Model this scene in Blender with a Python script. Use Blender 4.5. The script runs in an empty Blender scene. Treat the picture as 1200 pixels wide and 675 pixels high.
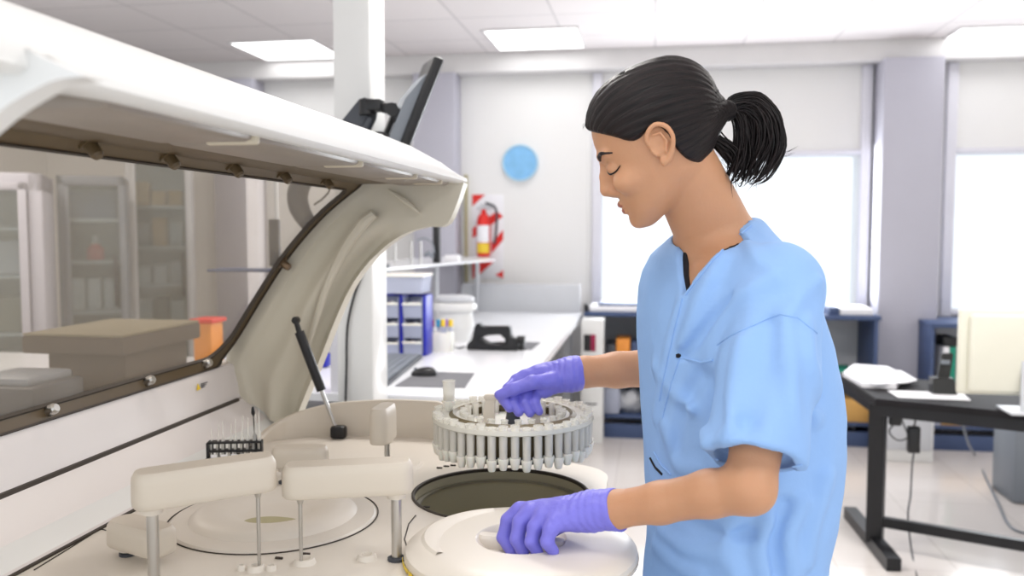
import bpy, bmesh, math, random
import numpy as np
from mathutils import Vector, Matrix
random.seed(7); np.random.seed(7)
PI = math.pi
# ------------------------------------------------------------------ camera, light, exposure
F = 1020.0; HC = 1.45
YAW = math.atan(165 / F); PIT = math.atan(67.5 / F)
SC = bpy.context.scene; COL = SC.collection
cam = bpy.data.cameras.new('camera'); camo = bpy.data.objects.new('camera', cam); COL.objects.link(camo)
camo.location = (0, 0, HC); camo.rotation_euler = (PI / 2 - PIT, 0, YAW)
cam.sensor_width = 36; cam.lens = F / 1200 * 36; cam.clip_start = 0.02
cam.dof.use_dof = True; cam.dof.focus_distance = 1.45; cam.dof.aperture_fstop = 3.4
SC.camera = camo
SC.view_settings.view_transform = 'Standard'; SC.view_settings.look = 'None'
SC.view_settings.gamma = 1; SC.view_settings.use_curve_mapping = False
SC.view_settings.exposure = 0.30
wd = bpy.data.worlds.new('sky'); SC.world = wd; wd.use_nodes = True
bg = wd.node_tree.nodes['Background']; bg.inputs[0].default_value = (0.93, 0.965, 1.0, 1); bg.inputs[1].default_value = 1.12
def area(name, loc, rot, sx, sy, power, col=(1, 1, 1)):
    l = bpy.data.lights.new(name, 'AREA'); l.shape = 'RECTANGLE'; l.size = sx; l.size_y = sy; l.energy = power; l.color = col
    o = bpy.data.objects.new(name, l); COL.objects.link(o); o.location = loc; o.rotation_euler = rot; return o
# light of unseen ceiling lamps, taken to continue the panel grid; no diffusers built
area('ceiling_lamp_light', (-0.6, 0.9, 2.70), (0, 0, 0), 0.6, 0.6, 8, (1, .975, .94))
area('ceiling_lamp_light', (1.3, 0.5, 2.70), (0, 0, 0), 0.6, 0.6, 10, (1, .975, .94))
area('ceiling_lamp_light', (-0.6, 3.1, 2.70), (0, 0, 0), 0.6, 0.6, 22, (1, .975, .94))
area('ceiling_lamp_light', (1.4, 3.1, 2.70), (0, 0, 0), 0.6, 0.6, 22, (1, .975, .94))
area('ceiling_lamp_light', (-3.2, 3.3, 2.70), (0, 0, 0), 0.6, 0.6, 22, (1, .975, .94))
# daylight coming in through the two windows
area('window_daylight', (0.65, 6.52, 1.5), (-PI / 2, 0, 0), 2.1, 1.1, 45, (.94, .97, 1))
area('window_daylight', (2.7, 6.52, 1.5), (-PI / 2, 0, 0), 1.1, 1.1, 22, (.94, .97, 1))

# ------------------------------------------------------------------ geometry of the view (used to survey positions)
_fw = np.array([-math.sin(YAW) * math.cos(PIT), math.cos(YAW) * math.cos(PIT), -math.sin(PIT)])
_rt = np.array([math.cos(YAW), math.sin(YAW), 0.0]); _up = np.cross(_rt, _fw); _cam = np.array([0, 0, HC])
def _ray(px, py): return _fw + (px - 600) / F * _rt + (337.5 - py) / F * _up
def W(px, py, x=None, y=None, z=None, d=None):
    r = _ray(px, py)
    t = x / r[0] if x is not None else y / r[1] if y is not None else (z - HC) / r[2] if z is not None else d
    return _cam + t * r
def P(px, py, d): return W(px, py, d=d)

# ------------------------------------------------------------------ materials
def S(r, g, b):
    f = lambda c: (c / 255) / 12.92 if c / 255 <= 0.04045 else ((c / 255 + 0.055) / 1.055) ** 2.4
    return (f(r), f(g), f(b), 1)
def mat(name, col, rough=0.5, metal=0, var=0.04, scale=8, bump=0.0, bscale=60, trans=0, alpha=1, sub=0, coat=0, emit=0, ior=1.45, spec=0.5, sss_r=(1, .35, .2)):
    m = bpy.data.materials.new(name); m.use_nodes = True; nt = m.node_tree; p = nt.nodes['Principled BSDF']
    tc = nt.nodes.new('ShaderNodeTexCoord'); no = nt.nodes.new('ShaderNodeTexNoise'); no.inputs['Scale'].default_value = scale
    no.inputs['Detail'].default_value = 3
    nt.links.new(tc.outputs['Object'], no.inputs['Vector'])
    mr = nt.nodes.new('ShaderNodeMapRange'); mr.inputs['To Min'].default_value = 1 - var; mr.inputs['To Max'].default_value = 1 + var
    nt.links.new(no.outputs[0], mr.inputs['Value'])
    vm = nt.nodes.new('ShaderNodeVectorMath'); vm.operation = 'SCALE'; vm.inputs[0].default_value = col[:3]
    nt.links.new(mr.outputs[0], vm.inputs['Scale']); nt.links.new(vm.outputs[0], p.inputs['Base Color'])
    p.inputs['Roughness'].default_value = rough; p.inputs['Metallic'].default_value = metal
    p.inputs['Transmission Weight'].default_value = trans; p.inputs['Alpha'].default_value = alpha
    p.inputs['IOR'].default_value = ior; p.inputs['Coat Weight'].default_value = coat; p.inputs['Specular IOR Level'].default_value = spec
    if sub:
        p.inputs['Subsurface Weight'].default_value = sub; p.inputs['Subsurface Radius'].default_value = sss_r; p.inputs['Subsurface Scale'].default_value = 0.008
    if emit:
        p.inputs['Emission Color'].default_value = (1, 1, 1, 1); p.inputs['Emission Strength'].default_value = emit
    if bump:
        n2 = nt.nodes.new('ShaderNodeTexNoise'); n2.inputs['Scale'].default_value = bscale; n2.inputs['Detail'].default_value = 4
        nt.links.new(tc.outputs['Object'], n2.inputs['Vector'])
        bn = nt.nodes.new('ShaderNodeBump'); bn.inputs['Strength'].default_value = bump; bn.inputs['Distance'].default_value = 0.01
        nt.links.new(n2.outputs[0], bn.inputs['Height']); nt.links.new(bn.outputs[0], p.inputs['Normal'])
    return m
def clearmat(name, col, opacity, rough=0.1):
    """thin clear plastic or glass: tinted see-through sheet with some gloss and body"""
    m = bpy.data.materials.new(name); m.use_nodes = True; nt = m.node_tree; out = nt.nodes['Material Output']; p = nt.nodes['Principled BSDF']
    p.inputs['Base Color'].default_value = col; p.inputs['Roughness'].default_value = rough
    tr = nt.nodes.new('ShaderNodeBsdfTransparent'); tr.inputs[0].default_value = tuple(0.55 + 0.45 * c for c in col[:3]) + (1,)
    mx = nt.nodes.new('ShaderNodeMixShader'); mx.inputs[0].default_value = opacity
    nt.links.new(tr.outputs[0], mx.inputs[1]); nt.links.new(p.outputs[0], mx.inputs[2]); nt.links.new(mx.outputs[0], out.inputs[0])
    return m
def gridmat(name, col, line, sx, sy, lw, rough, offset=0.0, var=0.05, bump=0.0):
    m = bpy.data.materials.new(name); m.use_nodes = True; nt = m.node_tree; p = nt.nodes['Principled BSDF']
    tc = nt.nodes.new('ShaderNodeTexCoord'); br = nt.nodes.new('ShaderNodeTexBrick')
    mp = nt.nodes.new('ShaderNodeMapping'); mp.inputs['Location'].default_value = (offset, 0.13, 0)
    br.offset = 0; br.squash = 1; br.inputs['Scale'].default_value = 1; br.inputs['Brick Width'].default_value = sx; br.inputs['Row Height'].default_value = sy
    br.inputs['Mortar Size'].default_value = lw; br.inputs['Mortar Smooth'].default_value = 0.3
    br.inputs['Color1'].default_value = col; br.inputs['Color2'].default_value = tuple(c * (1 - var) for c in col[:3]) + (1,)
    br.inputs['Mortar'].default_value = line
    nt.links.new(tc.outputs['Object'], mp.inputs[0]); nt.links.new(mp.outputs[0], br.inputs['Vector'])
    nt.links.new(br.outputs['Color'], p.inputs['Base Color']); p.inputs['Roughness'].default_value = rough
    return m
M = {}
M['wall'] = mat('wall_paint', S(238, 237, 235), 0.6, var=.015, scale=2)
M['pilaster'] = mat('lilac_grey_paint', S(190, 189, 200), 0.5, var=.02)
M['ceil'] = gridmat('ceiling_tiles', S(236, 230, 229), S(196, 191, 191), .61, .61, .006, .75)
M['bulk'] = mat('ceiling_trim_paint', S(226, 224, 223), 0.6)
M['floor'] = gridmat('floor_tiles', S(226, 219, 214), S(204, 196, 190), .5, .5, .003, .14, .2, .02)
M['white'] = mat('white_plastic', S(226, 226, 224), 0.32, var=.015, coat=.15)
M['hood_in'] = mat('hood_inner_plastic', S(206, 200, 184), 0.42, var=.03)
M['cream'] = mat('cream_plastic', S(228, 220, 208), 0.38, var=.02)
M['creamd'] = mat('deeper_cream_plastic', S(215, 205, 190), 0.42, var=.02)
M['trough'] = mat('pale_grey_plastic', S(222, 216, 214), 0.4, var=.02)
M['olive'] = mat('olive_tinted_plastic', S(186, 178, 140), 0.4)
M['seal'] = mat('brown_rubber_seal', S(88, 72, 48), 0.45, var=.12, scale=20)
M['seam'] = mat('dark_seam', S(60, 52, 44), 0.6)
M['knob'] = mat('bronze_knob', S(120, 100, 78), 0.3, metal=.4)
M['ring'] = mat('pale_sleeve', S(200, 190, 170), 0.5)
M['steel'] = mat('steel', S(196, 194, 190), 0.28, metal=1, var=.05)
M['well'] = mat('brushed_well_metal', S(196, 187, 158), 0.5, metal=.1, var=.08, scale=5)
M['black'] = mat('black_plastic', S(28, 28, 30), 0.4)
M['blackg'] = mat('dark_grey_plastic', S(66, 69, 76), 0.45)
M['greyp'] = mat('mid_grey_plastic', S(128, 134, 142), 0.45)
M['pad'] = mat('mouse_mat_cloth', S(112, 112, 116), 0.9, bump=.2, bscale=300)
M['lightgrey'] = mat('light_grey_plastic', S(200, 202, 206), 0.4)
M['bench'] = mat('white_bench_laminate', S(236, 237, 240), 0.22, var=.01)
M['blueframe'] = mat('navy_blue_laminate', S(68, 84, 120), 0.5)
M['binblue'] = mat('royal_blue_plastic', S(38, 44, 168), 0.4)
M['bin'] = clearmat('clear_bin_plastic', S(206, 212, 232), .62, .25)
M['clear'] = clearmat('clear_plastic', S(232, 232, 226), .30, .12)
M['tube'] = clearmat('clear_tube_plastic', S(252, 250, 244), .45, .08)
M['collar'] = clearmat('milky_clear_collar', S(246, 244, 234), .72, .15)
M['serum'] = mat('pale_serum', S(176, 162, 122), 0.3)
M['cup'] = mat('milky_cup_plastic', S(240, 238, 228), 0.35, sub=.1)
M['shade'] = clearmat('tinted_window_sheet', S(226, 212, 190), .30, .16)
M['pane'] = clearmat('window_glass', S(245, 250, 255), .04, .03)
M['glassdoor'] = clearmat('cabinet_glass', S(200, 212, 214), .14, .08)
M['frame'] = mat('window_frame_paint', S(226, 225, 232), 0.4)
M['lamp'] = mat('lamp_diffuser', S(255, 255, 255), 0.5, emit=3.0)
M['paper'] = mat('paper', S(244, 243, 246), 0.8, var=.02)
M['card'] = mat('cardboard', S(206, 160, 92), 0.8, var=.06, bump=.1)
M['dcard'] = mat('grey_beige_board', S(84, 76, 70), 0.8, var=.05)
M['dcardtop'] = mat('grey_beige_lid_board', S(138, 130, 110), 0.8, var=.05)
M['table'] = mat('black_table_laminate', S(34, 32, 34), 0.7, spec=.2)
M['tleg'] = mat('black_powder_coat', S(20, 20, 23), 0.4)
M['red'] = mat('red_paint', S(226, 44, 36), 0.35)
M['orange'] = mat('orange_plastic', S(236, 150, 60), 0.45)
M['yellow'] = mat('yellow_plastic', S(240, 206, 60), 0.45)
M['green'] = mat('green_card', S(30, 142, 116), 0.55)
M['purple'] = mat('purple_plastic', S(130, 70, 190), 0.45)
M['cyan'] = mat('cyan_plastic', S(70, 180, 225), 0.45)
M['crimson'] = mat('crimson_card', S(150, 30, 70), 0.5)
M['skyblue'] = mat('sky_blue_disc', S(134, 192, 236), 0.5, var=.22, scale=14)
M['drum'] = mat('brown_tinted_drum', S(104, 92, 64), 0.4, var=.1)
M['band'] = mat('mauve_grey_band', S(142, 132, 122), 0.4)
M['palecyan'] = mat('pale_blue_rim', S(176, 216, 240), 0.4)
M['monitor'] = mat('cream_monitor_shell', S(226, 224, 208), 0.45)
M['glove'] = mat('violet_nitrile', S(126, 122, 222), 0.42, var=.05, scale=30, bump=.25, bscale=55)
M['skin'] = mat('skin', S(199, 148, 113), 0.48, var=.05, scale=25, bump=.06, bscale=220, sub=.18)
M['lip'] = mat('lip_skin', S(160, 96, 82), 0.42)
M['scrub'] = mat('blue_scrub_cotton', S(146, 184, 234), 0.8, var=.025, scale=18, bump=.16, bscale=30)
M['undert'] = mat('black_undershirt', S(26, 24, 30), 0.85)
M['shoe'] = mat('white_shoe', S(226, 226, 224), 0.5)
def hairmat():
    m = bpy.data.materials.new('dark_brown_hair'); m.use_nodes = True; nt = m.node_tree; p = nt.nodes['Principled BSDF']
    at = nt.nodes.new('ShaderNodeAttribute'); at.attribute_name = 'strand'
    mp = nt.nodes.new('ShaderNodeMapping'); mp.inputs['Scale'].default_value = (1, 1, 1)
    nt.links.new(at.outputs['Vector'], mp.inputs[0])
    no = nt.nodes.new('ShaderNodeTexNoise'); no.inputs['Scale'].default_value = 1; no.inputs['Detail'].default_value = 5; no.inputs['Roughness'].default_value = .65
    nt.links.new(mp.outputs[0], no.inputs['Vector'])
    cr = nt.nodes.new('ShaderNodeValToRGB'); cr.color_ramp.elements[0].color = S(7, 5, 7); cr.color_ramp.elements[1].color = S(38, 26, 26)
    cr.color_ramp.elements[0].position = .38; cr.color_ramp.elements[1].position = .7
    nt.links.new(no.outputs[0], cr.inputs[0]); nt.links.new(cr.outputs[0], p.inputs['Base Color'])
    bn = nt.nodes.new('ShaderNodeBump'); bn.inputs['Strength'].default_value = .8; bn.inputs['Distance'].default_value = .004
    nt.links.new(no.outputs[0], bn.inputs['Height']); nt.links.new(bn.outputs[0], p.inputs['Normal'])
    p.inputs['Roughness'].default_value = .42; p.inputs['Specular IOR Level'].default_value = .28
    return m
M['hair'] = hairmat()

# ------------------------------------------------------------------ object helpers
def tag(o, label, cat, group=None, kind=None):
    if label: o['label'] = label
    if cat: o['category'] = cat
    if group: o['group'] = group
    if kind: o['kind'] = kind
    return o
def empty(name, loc, label, cat, group=None, rz=0):
    o = bpy.data.objects.new(name, None); o.empty_display_size = .05; COL.objects.link(o)
    o.location = tuple(loc); o.rotation_euler = (0, 0, rz); return tag(o, label, cat, group)
def link(name, bm, m, parent=None, smooth=True, ang=35, label=None):
    me = bpy.data.meshes.new(name)
    bmesh.ops.recalc_face_normals(bm, faces=bm.faces)
    if smooth:
        for f in bm.faces: f.smooth = True
        for e in bm.edges:
            if len(e.link_faces) == 2 and e.calc_face_angle(0) > math.radians(ang): e.smooth = False
    bm.to_mesh(me); bm.free()
    for mm in (m if isinstance(m, (list, tuple)) else [m]): me.materials.append(M[mm] if isinstance(mm, str) else mm)
    o = bpy.data.objects.new(name, me); COL.objects.link(o)
    if parent:
        o.parent = parent                       # geometry given in world space: cancel the parents' transforms
        o.matrix_parent_inverse = world(parent).inverted()
    if label: o['label'] = label
    return o
def world(o):
    m = Matrix.LocRotScale(o.location, o.rotation_euler, o.scale)
    return world(o.parent) @ o.matrix_parent_inverse @ m if o.parent else m
def copy_tree(o, parent=None):
    c = o.copy(); COL.objects.link(c)
    if parent: c.parent = parent
    for ch in list(o.children): copy_tree(ch, c)
    return c
def NB(): return bmesh.new()
def box(bm, lo, hi, bev=0, seg=2, rot=None, mi=0):
    lo = Vector(lo); hi = Vector(hi); c = (lo + hi) / 2; d = hi - lo
    r = bmesh.ops.create_cube(bm, size=1); vs = r['verts']
    for v in vs: v.co = Vector((v.co.x * d.x, v.co.y * d.y, v.co.z * d.z))
    if bev:
        es = list({e for v in vs for e in v.link_edges})
        rr = bmesh.ops.bevel(bm, geom=es, offset=min(bev, min(d) * .49), segments=seg, affect='EDGES', profile=.5)
        vs = list({v for f in rr['faces'] for v in f.verts})
    for v in vs:
        if rot: v.co = rot @ v.co
        v.co += c
    if mi:
        for f in {f for v in vs for f in v.link_faces}: f.material_index = mi
    return vs
def basis(a, b):
    a = Vector(a); b = Vector(b); z = (b - a).normalized()
    x = z.orthogonal().normalized(); return x, z.cross(x), z
def cyl(bm, a, b, r0, r1=None, n=20, cap=True, mi=0):
    r1 = float(r0 if r1 is None else r1); r0 = float(r0); x, y, z = basis(a, b); a = Vector(a); b = Vector(b)
    A = [bm.verts.new(a + r0 * (math.cos(t) * x + math.sin(t) * y)) for t in [2 * PI * i / n for i in range(n)]]
    B = [bm.verts.new(b + r1 * (math.cos(t) * x + math.sin(t) * y)) for t in [2 * PI * i / n for i in range(n)]]
    fs = [bm.faces.new((A[i], A[(i + 1) % n], B[(i + 1) % n], B[i])) for i in range(n)]
    if cap: fs += [bm.faces.new(A[::-1]), bm.faces.new(B)]
    for f in fs: f.material_index = mi
def spline(pts, k=8):
    pts = [np.array(p, float) for p in pts]; out = []
    q = [2 * pts[0] - pts[1]] + pts + [2 * pts[-1] - pts[-2]]
    for i in range(1, len(q) - 2):
        for j in range(k):
            t = j / k
            out.append(.5 * ((2 * q[i]) + (-q[i - 1] + q[i + 1]) * t + (2 * q[i - 1] - 5 * q[i] + 4 * q[i + 1] - q[i + 2]) * t * t + (-q[i - 1] + 3 * q[i] - 3 * q[i + 1] + q[i + 2]) * t ** 3))
    out.append(pts[-1]); return out
def tube(bm, pts, r, n=8, smooth=6, cap=True, mi=0):
    pts = spline(pts, smooth) if smooth else [np.array(p, float) for p in pts]
    N = len(pts); rr = [r] * N if not isinstance(r, (list, tuple)) else list(np.interp(np.linspace(0, 1, N), np.linspace(0, 1, len(r)), r))
    prev = None; x = None
    for i, p in enumerate(pts):
        t = Vector(pts[min(i + 1, N - 1)] - pts[max(i - 1, 0)])
        if t.length < 1e-9: t = Vector((0, 0, 1))
        t.normalize()
        x = t.orthogonal().normalized() if x is None else (x - t * x.dot(t)).normalized()
        y = t.cross(x)
        ring = [bm.verts.new(Vector(p) + float(rr[i]) * (math.cos(2 * PI * k / n) * x + math.sin(2 * PI * k / n) * y)) for k in range(n)]
        if prev:
            for k in range(n): bm.faces.new((prev[k], prev[(k + 1) % n], ring[(k + 1) % n], ring[k])).material_index = mi
        elif cap: bm.faces.new(ring[::-1]).material_index = mi
        prev = ring
    if cap: bm.faces.new(prev).material_index = mi
def lathe(bm, c, prof, n=48, mi=0, sx=1, sy=1):
    """prof: (r, z) pairs, rotated round the vertical through c"""
    rings = []
    for r, z in prof:
        if r < 1e-6: rings.append([bm.verts.new((c[0], c[1], c[2] + z))])
        else: rings.append([bm.verts.new((c[0] + sx * r * math.cos(2 * PI * i / n), c[1] + sy * r * math.sin(2 * PI * i / n), c[2] + z)) for i in range(n)])
    for A, B in zip(rings, rings[1:]):
        for i in range(n):
            j = (i + 1) % n
            q = [A[0] if len(A) == 1 else A[i], A[0] if len(A) == 1 else A[j], B[0] if len(B) == 1 else B[j], B[0] if len(B) == 1 else B[i]]
            q = list(dict.fromkeys(q))
            if len(q) >= 3: bm.faces.new(q).material_index = mi
def prism(bm, poly, off, holes=(), mi=0):
    """planar polygon (3-D points) extruded by vector off, with holes"""
    off = Vector(off); loops = [poly] + list(holes); edges = []; top = []
    for lp in loops:
        vs = [bm.verts.new(Vector(p)) for p in lp]; ws = [bm.verts.new(Vector(p) + off) for p in lp]; n = len(vs)
        for i in range(n): bm.faces.new((vs[i], vs[(i + 1) % n], ws[(i + 1) % n], ws[i])).material_index = mi
        top.append((vs, ws))
    for k in (0, 1):
        es = []
        for t in top:
            v = t[k]; es += [bm.edges.get((v[i], v[(i + 1) % len(v)])) for i in range(len(v))]
        r = bmesh.ops.triangle_fill(bm, edges=es, use_beauty=True, use_dissolve=False)
        for g in r['geom']:
            if isinstance(g, bmesh.types.BMFace): g.material_index = mi
def gridsurf(bm, rows, closeu=False, mi=0, thick=None):
    V = [[bm.verts.new(Vector(p)) for p in r] for r in rows]
    for a, b in zip(V, V[1:]):
        for i in range(len(a) - (0 if closeu else 1)):
            bm.faces.new((a[i], a[(i + 1) % len(a)], b[(i + 1) % len(a)], b[i])).material_index = mi
def part(name, m, parent, fn, **k):
    bm = NB(); fn(bm); return link(name, bm, m, parent, **k)
def bxp(name, m, parent, lo, hi, bev=.003, **k):
    bm = NB(); box(bm, lo, hi, bev); return link(name, bm, m, parent, **k)
def solidify(o, t, off=0):
    md = o.modifiers.new('s', 'SOLIDIFY'); md.thickness = t; md.offset = off

# ------------------------------------------------------------------ the room
YW = 6.6; ZC = 2.76
def struct(name, bm, m, **k): return tag(link(name, bm, m, **k), None, None, kind='structure')
bm = NB(); box(bm, (-5.2, -.6, -.1), (4.2, YW + .2, 0)); struct('floor', bm, 'floor')
bm = NB(); box(bm, (-5.2, -.6, ZC), (4.2, YW + .2, ZC + .1)); struct('ceiling', bm, 'ceil')
wz0 = W(900, 360, y=YW)[2]; wz1 = W(900, 183, y=YW)[2]
w1 = (W(705, 250, y=YW)[0], W(1005, 250, y=YW)[0]); w2 = (W(1116, 250, y=YW)[0], 3.55)
bm = NB()
for a, b, c, d in ((-5.2, w1[0], 0, ZC), (w1[0], w1[1], 0, wz0), (w1[0], w1[1], wz1, ZC), (w1[1], w2[0], 0, ZC), (w2[0], w2[1], 0, wz0), (w2[0], w2[1], wz1, ZC), (w2[1], 4.2, 0, ZC)):
    box(bm, (a, YW, c), (b, YW + .2, d))
struct('wall_back', bm, 'wall')
bm = NB(); box(bm, (-5.2, -.6, 0), (-5.0, YW, ZC)); struct('wall_left', bm, 'wall')
bm = NB(); box(bm, (4.0, -.6, 0), (4.2, YW, ZC)); struct('wall_right', bm, 'wall')
bz = W(800, 83, y=YW)[2]
bm = NB(); box(bm, (-5.0, 6.42, bz), (4.0, YW, ZC), .004); struct('trim_1', bm, 'bulk')
k = 1
for x0, x1, dy in ((250, 297, .22), (484, 533, .22), (1033, 1104, .28)):
    k += 1; a = W(x0, 200, y=YW - dy)[0]; b = W(x1, 200, y=YW - dy)[0]
    bm = NB(); box(bm, (a, YW - dy, 0), (b, YW, bz + .001), .008); struct('trim_%d' % k, bm, 'pilaster')
for n, (a, b) in enumerate((w1, w2)):
    bm = NB(); t = .07
    box(bm, (a - t, YW - .05, wz0 - t), (a, YW + .02, bz - .002), .006); box(bm, (b, YW - .05, wz0 - t), (b + t, YW + .02, bz - .002), .006)
    box(bm, (a, YW - .05, wz1), (b, YW + .02, wz1 + .035), .006)
    box(bm, (a, YW - .05, wz0 - .035), (b, YW + .02, wz0), .006)
    fr = struct('window_%d' % (n + 1), bm, 'frame')
    pn = bxp('pane', 'pane', fr, (a, YW + .06, wz0), (b, YW + .07, wz1), 0)
    pn['label'] = 'glass pane glowing white with daylight'
bm = NB(); box(bm, (w1[0] - .11, YW - .012, wz0 - .3), (w1[0] - .075, YW, bz), .003); struct('trim_5', bm, 'wall')
bm = NB(); box(bm, (-5.0, YW - .02, 0), (4.0, YW, .09), .003); struct('baseboard_back', bm, 'frame')
# ceiling luminaires
def ceil_light(cx, cy, label, sx=.6, sy=.6):
    t = empty('ceiling_light', (cx, cy, ZC), label, 'ceiling light', 'square ceiling panels')
    def fr(bm):
        for a in ((-sx/2-.02, -sy/2-.02, sx/2+.02, -sy/2), (-sx/2-.02, sy/2, sx/2+.02, sy/2+.02), (-sx/2-.02, -sy/2, -sx/2, sy/2), (sx/2, -sy/2, sx/2+.02, sy/2)):
            box(bm, (cx + a[0], cy + a[1], ZC - .012), (cx + a[2], cy + a[3], ZC + .001), .002)
    part('frame', 'bulk', t, fr)
    bxp('diffuser', 'lamp', t, (cx - sx/2, cy - sy/2, ZC - .008), (cx + sx/2, cy + sy/2, ZC + .001), 0)
for (px, py, lb) in ((338, 58, 'glowing square ceiling panel at the far left, above the grey wall pilaster'), (628, 45, 'glowing square ceiling panel in the middle, above the round blue wall disc'),
                     (1165, 42, 'glowing square ceiling panel at the right, above the right window')):
    c = W(px, py, z=ZC); ceil_light(c[0], c[1], lb)
ZZ = 0
# ------------------------------------------------------------------ the analyser (machine with raised transparent hood)
ZD = .95
an = empty('laboratory_analyser', (-.5, 1.3, 0), 'large cream automatic analyser with raised curved hood and round wells in its deck', 'laboratory machine')
def arc(cx, cy, r, a0, a1, n): return [(cx + r * math.cos(math.radians(a0 + (a1 - a0) * i / n)), cy + r * math.sin(math.radians(a0 + (a1 - a0) * i / n))) for i in range(n + 1)]
HOLE = (-.281, 1.606); HR = .166
COV = W(322, 606, z=ZD)
right = [(-.085, .35), (-.085, 1.72)] + arc(-.185, 1.74, .1, 0, 70, 8)
far = [(-.30, 1.93), (-.42, 1.985), (-.56, 2.01), (-.72, 2.005), (-.82, 1.975), (-.89, 1.92)]
outline = right + far + [(-.91, 1.86), (-.91, .35)]
def circ(c, r, z, n=64): return [(c[0] + r * math.cos(2 * PI * i / n), c[1] + r * math.sin(2 * PI * i / n), z) for i in range(n)]
def f(bm): prism(bm, [(x, y, ZD - .04) for x, y in outline], (0, 0, .04), [circ(HOLE, HR, ZD - .04)])
part('deck', 'cream', an, f)
def f(bm):
    prism(bm, [(x + (.012 if x < -.5 else -.012), y - .01, .08) for x, y in outline], (0, 0, ZD - .13), [circ(HOLE, HR + .01, .08)])
    box(bm, (-.88, .4, 0), (-.12, 1.85, .09), .01)
part('base_cabinet', 'white', an, f)
# well: rim, wall and floor
def f(bm): lathe(bm, (HOLE[0], HOLE[1], ZD), [(HR, -.001), (HR - .001, -.012), (HR - .003, -.15), (HR - .02, -.165), (0, -.165), (0, -.17), (HR - .0, -.17), (HR + .002, -.04)], 64)
well = part('well', 'well', an, f, label='grey metal well')
def f(bm): lathe(bm, (HOLE[0], HOLE[1], ZD), [(HR - .002, -.004), (HR - .002, .002), (HR + .001, .003), (HR + .004, .002), (HR + .004, .0005), (HR - .002, -.004)], 64)
part('rim', 'seam', well, f, label='dark rim')
def f(bm): lathe(bm, (HOLE[0], HOLE[1], ZD - .02), [(HR - .003, -.004), (HR - .012, -.004), (HR - .012, .0), (HR - .003, .0), (HR - .003, -.004)], 64)
part('ledge', 'steel', well, f)
# raised wall along the far rim of the deck
path = spline([(-.90, 1.86, 0), (-.885, 1.93, 0), (-.82, 1.985, 0), (-.70, 2.015, 0), (-.56, 2.02, 0), (-.42, 1.995, 0), (-.30, 1.94, 0), (-.21, 1.87, 0)], 6)
def f(bm):
    rows = []
    N = len(path)
    for i, p in enumerate(path):
        t = path[min(i + 1, N - 1)] - path[max(i - 1, 0)]; n = np.array([t[1], -t[0], 0]); n /= np.linalg.norm(n) + 1e-9
        u = i / (N - 1); h = .088 * float(np.interp(u, [0, .1, .22, .36, .5], [.10, .30, .62, .90, 1])) * (1 if u < .62 else 1 - (u - .62) / .38 * .93)
        rows.append([p + np.array([0, 0, ZD - .01]), p + np.array([0, 0, ZD + h - .006]) , p + n * -.004 + np.array([0, 0, ZD + h]), p + n * -.014 + np.array([0, 0, ZD + h]), p + n * -.018 + np.array([0, 0, ZD + h - .006]), p + n * -.018 + np.array([0, 0, ZD - .01])])
    gridsurf(bm, rows)
part('rim_wall', 'creamd', an, f)
# sloping tray between deck and hood hinge
HX, HZ = -1.02, 1.032
def f(bm):
    rows = []
    for y in np.linspace(.35, 2.04, 12): rows.append([(-.905, y, ZD - .02), (-.907, y, ZD + .002), (-.915, y, ZD + .004), (-.935, y, ZD + .012), (HX + .012, y, HZ - .012), (HX + .004, y, HZ - .004), (HX - .03, y, HZ - .004), (HX - .06, y, HZ - .06), (HX - .06, y, ZD - .1)])
    gridsurf(bm, rows)
part('side_tray', 'trough', an, f)
def f(bm): box(bm, (-.9125, .35, ZD - .01), (-.9065, 1.97, ZD + .0035))
part('tray_seam', 'seam', an, f)
def f(bm): prism(bm, [(HX - .07, 2.06, .1), (-.9, 2.06, .1), (-.9, 2.06, ZD - .006), (HX - .0, 2.06, HZ - .014), (HX - .07, 2.06, HZ - .014)], (0, -1.7, 0))
part('rear_cabinet', 'white', an, f)
# --- hood
hood = bpy.data.objects.new('hood', None); COL.objects.link(hood); hood.parent = an; hood.location = (HX + .5, .0, HZ)
Y0, Y1 = .60, 2.03
prof = spline([(-1.045, 0, 1.115), (-1.055, 0, 1.14), (-1.01, 0, 1.212), (-.945, 0, 1.31), (-.88, 0, 1.40), (-.79, 0, 1.495), (-.69, 0, 1.572)], 10)
pl = np.concatenate([[0], np.cumsum([np.linalg.norm(b - a) for a, b in zip(prof, prof[1:])])]); SL = pl[-1]
def pt(s, y, off=0.0):
    s = min(max(s, 0), SL); x = np.interp(s, pl, [q[0] for q in prof]); z = np.interp(s, pl, [q[2] for q in prof])
    e = 1e-3; x2 = np.interp(min(s + e, SL), pl, [q[0] for q in prof]); x1 = np.interp(max(s - e, 0), pl, [q[0] for q in prof])
    z2 = np.interp(min(s + e, SL), pl, [q[2] for q in prof]); z1 = np.interp(max(s - e, 0), pl, [q[2] for q in prof])
    t = np.array([x2 - x1, z2 - z1]); t /= np.linalg.norm(t) + 1e-9
    return np.array([x + off * t[1], y, z - off * t[0]])          # off > 0 : towards the deck
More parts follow.
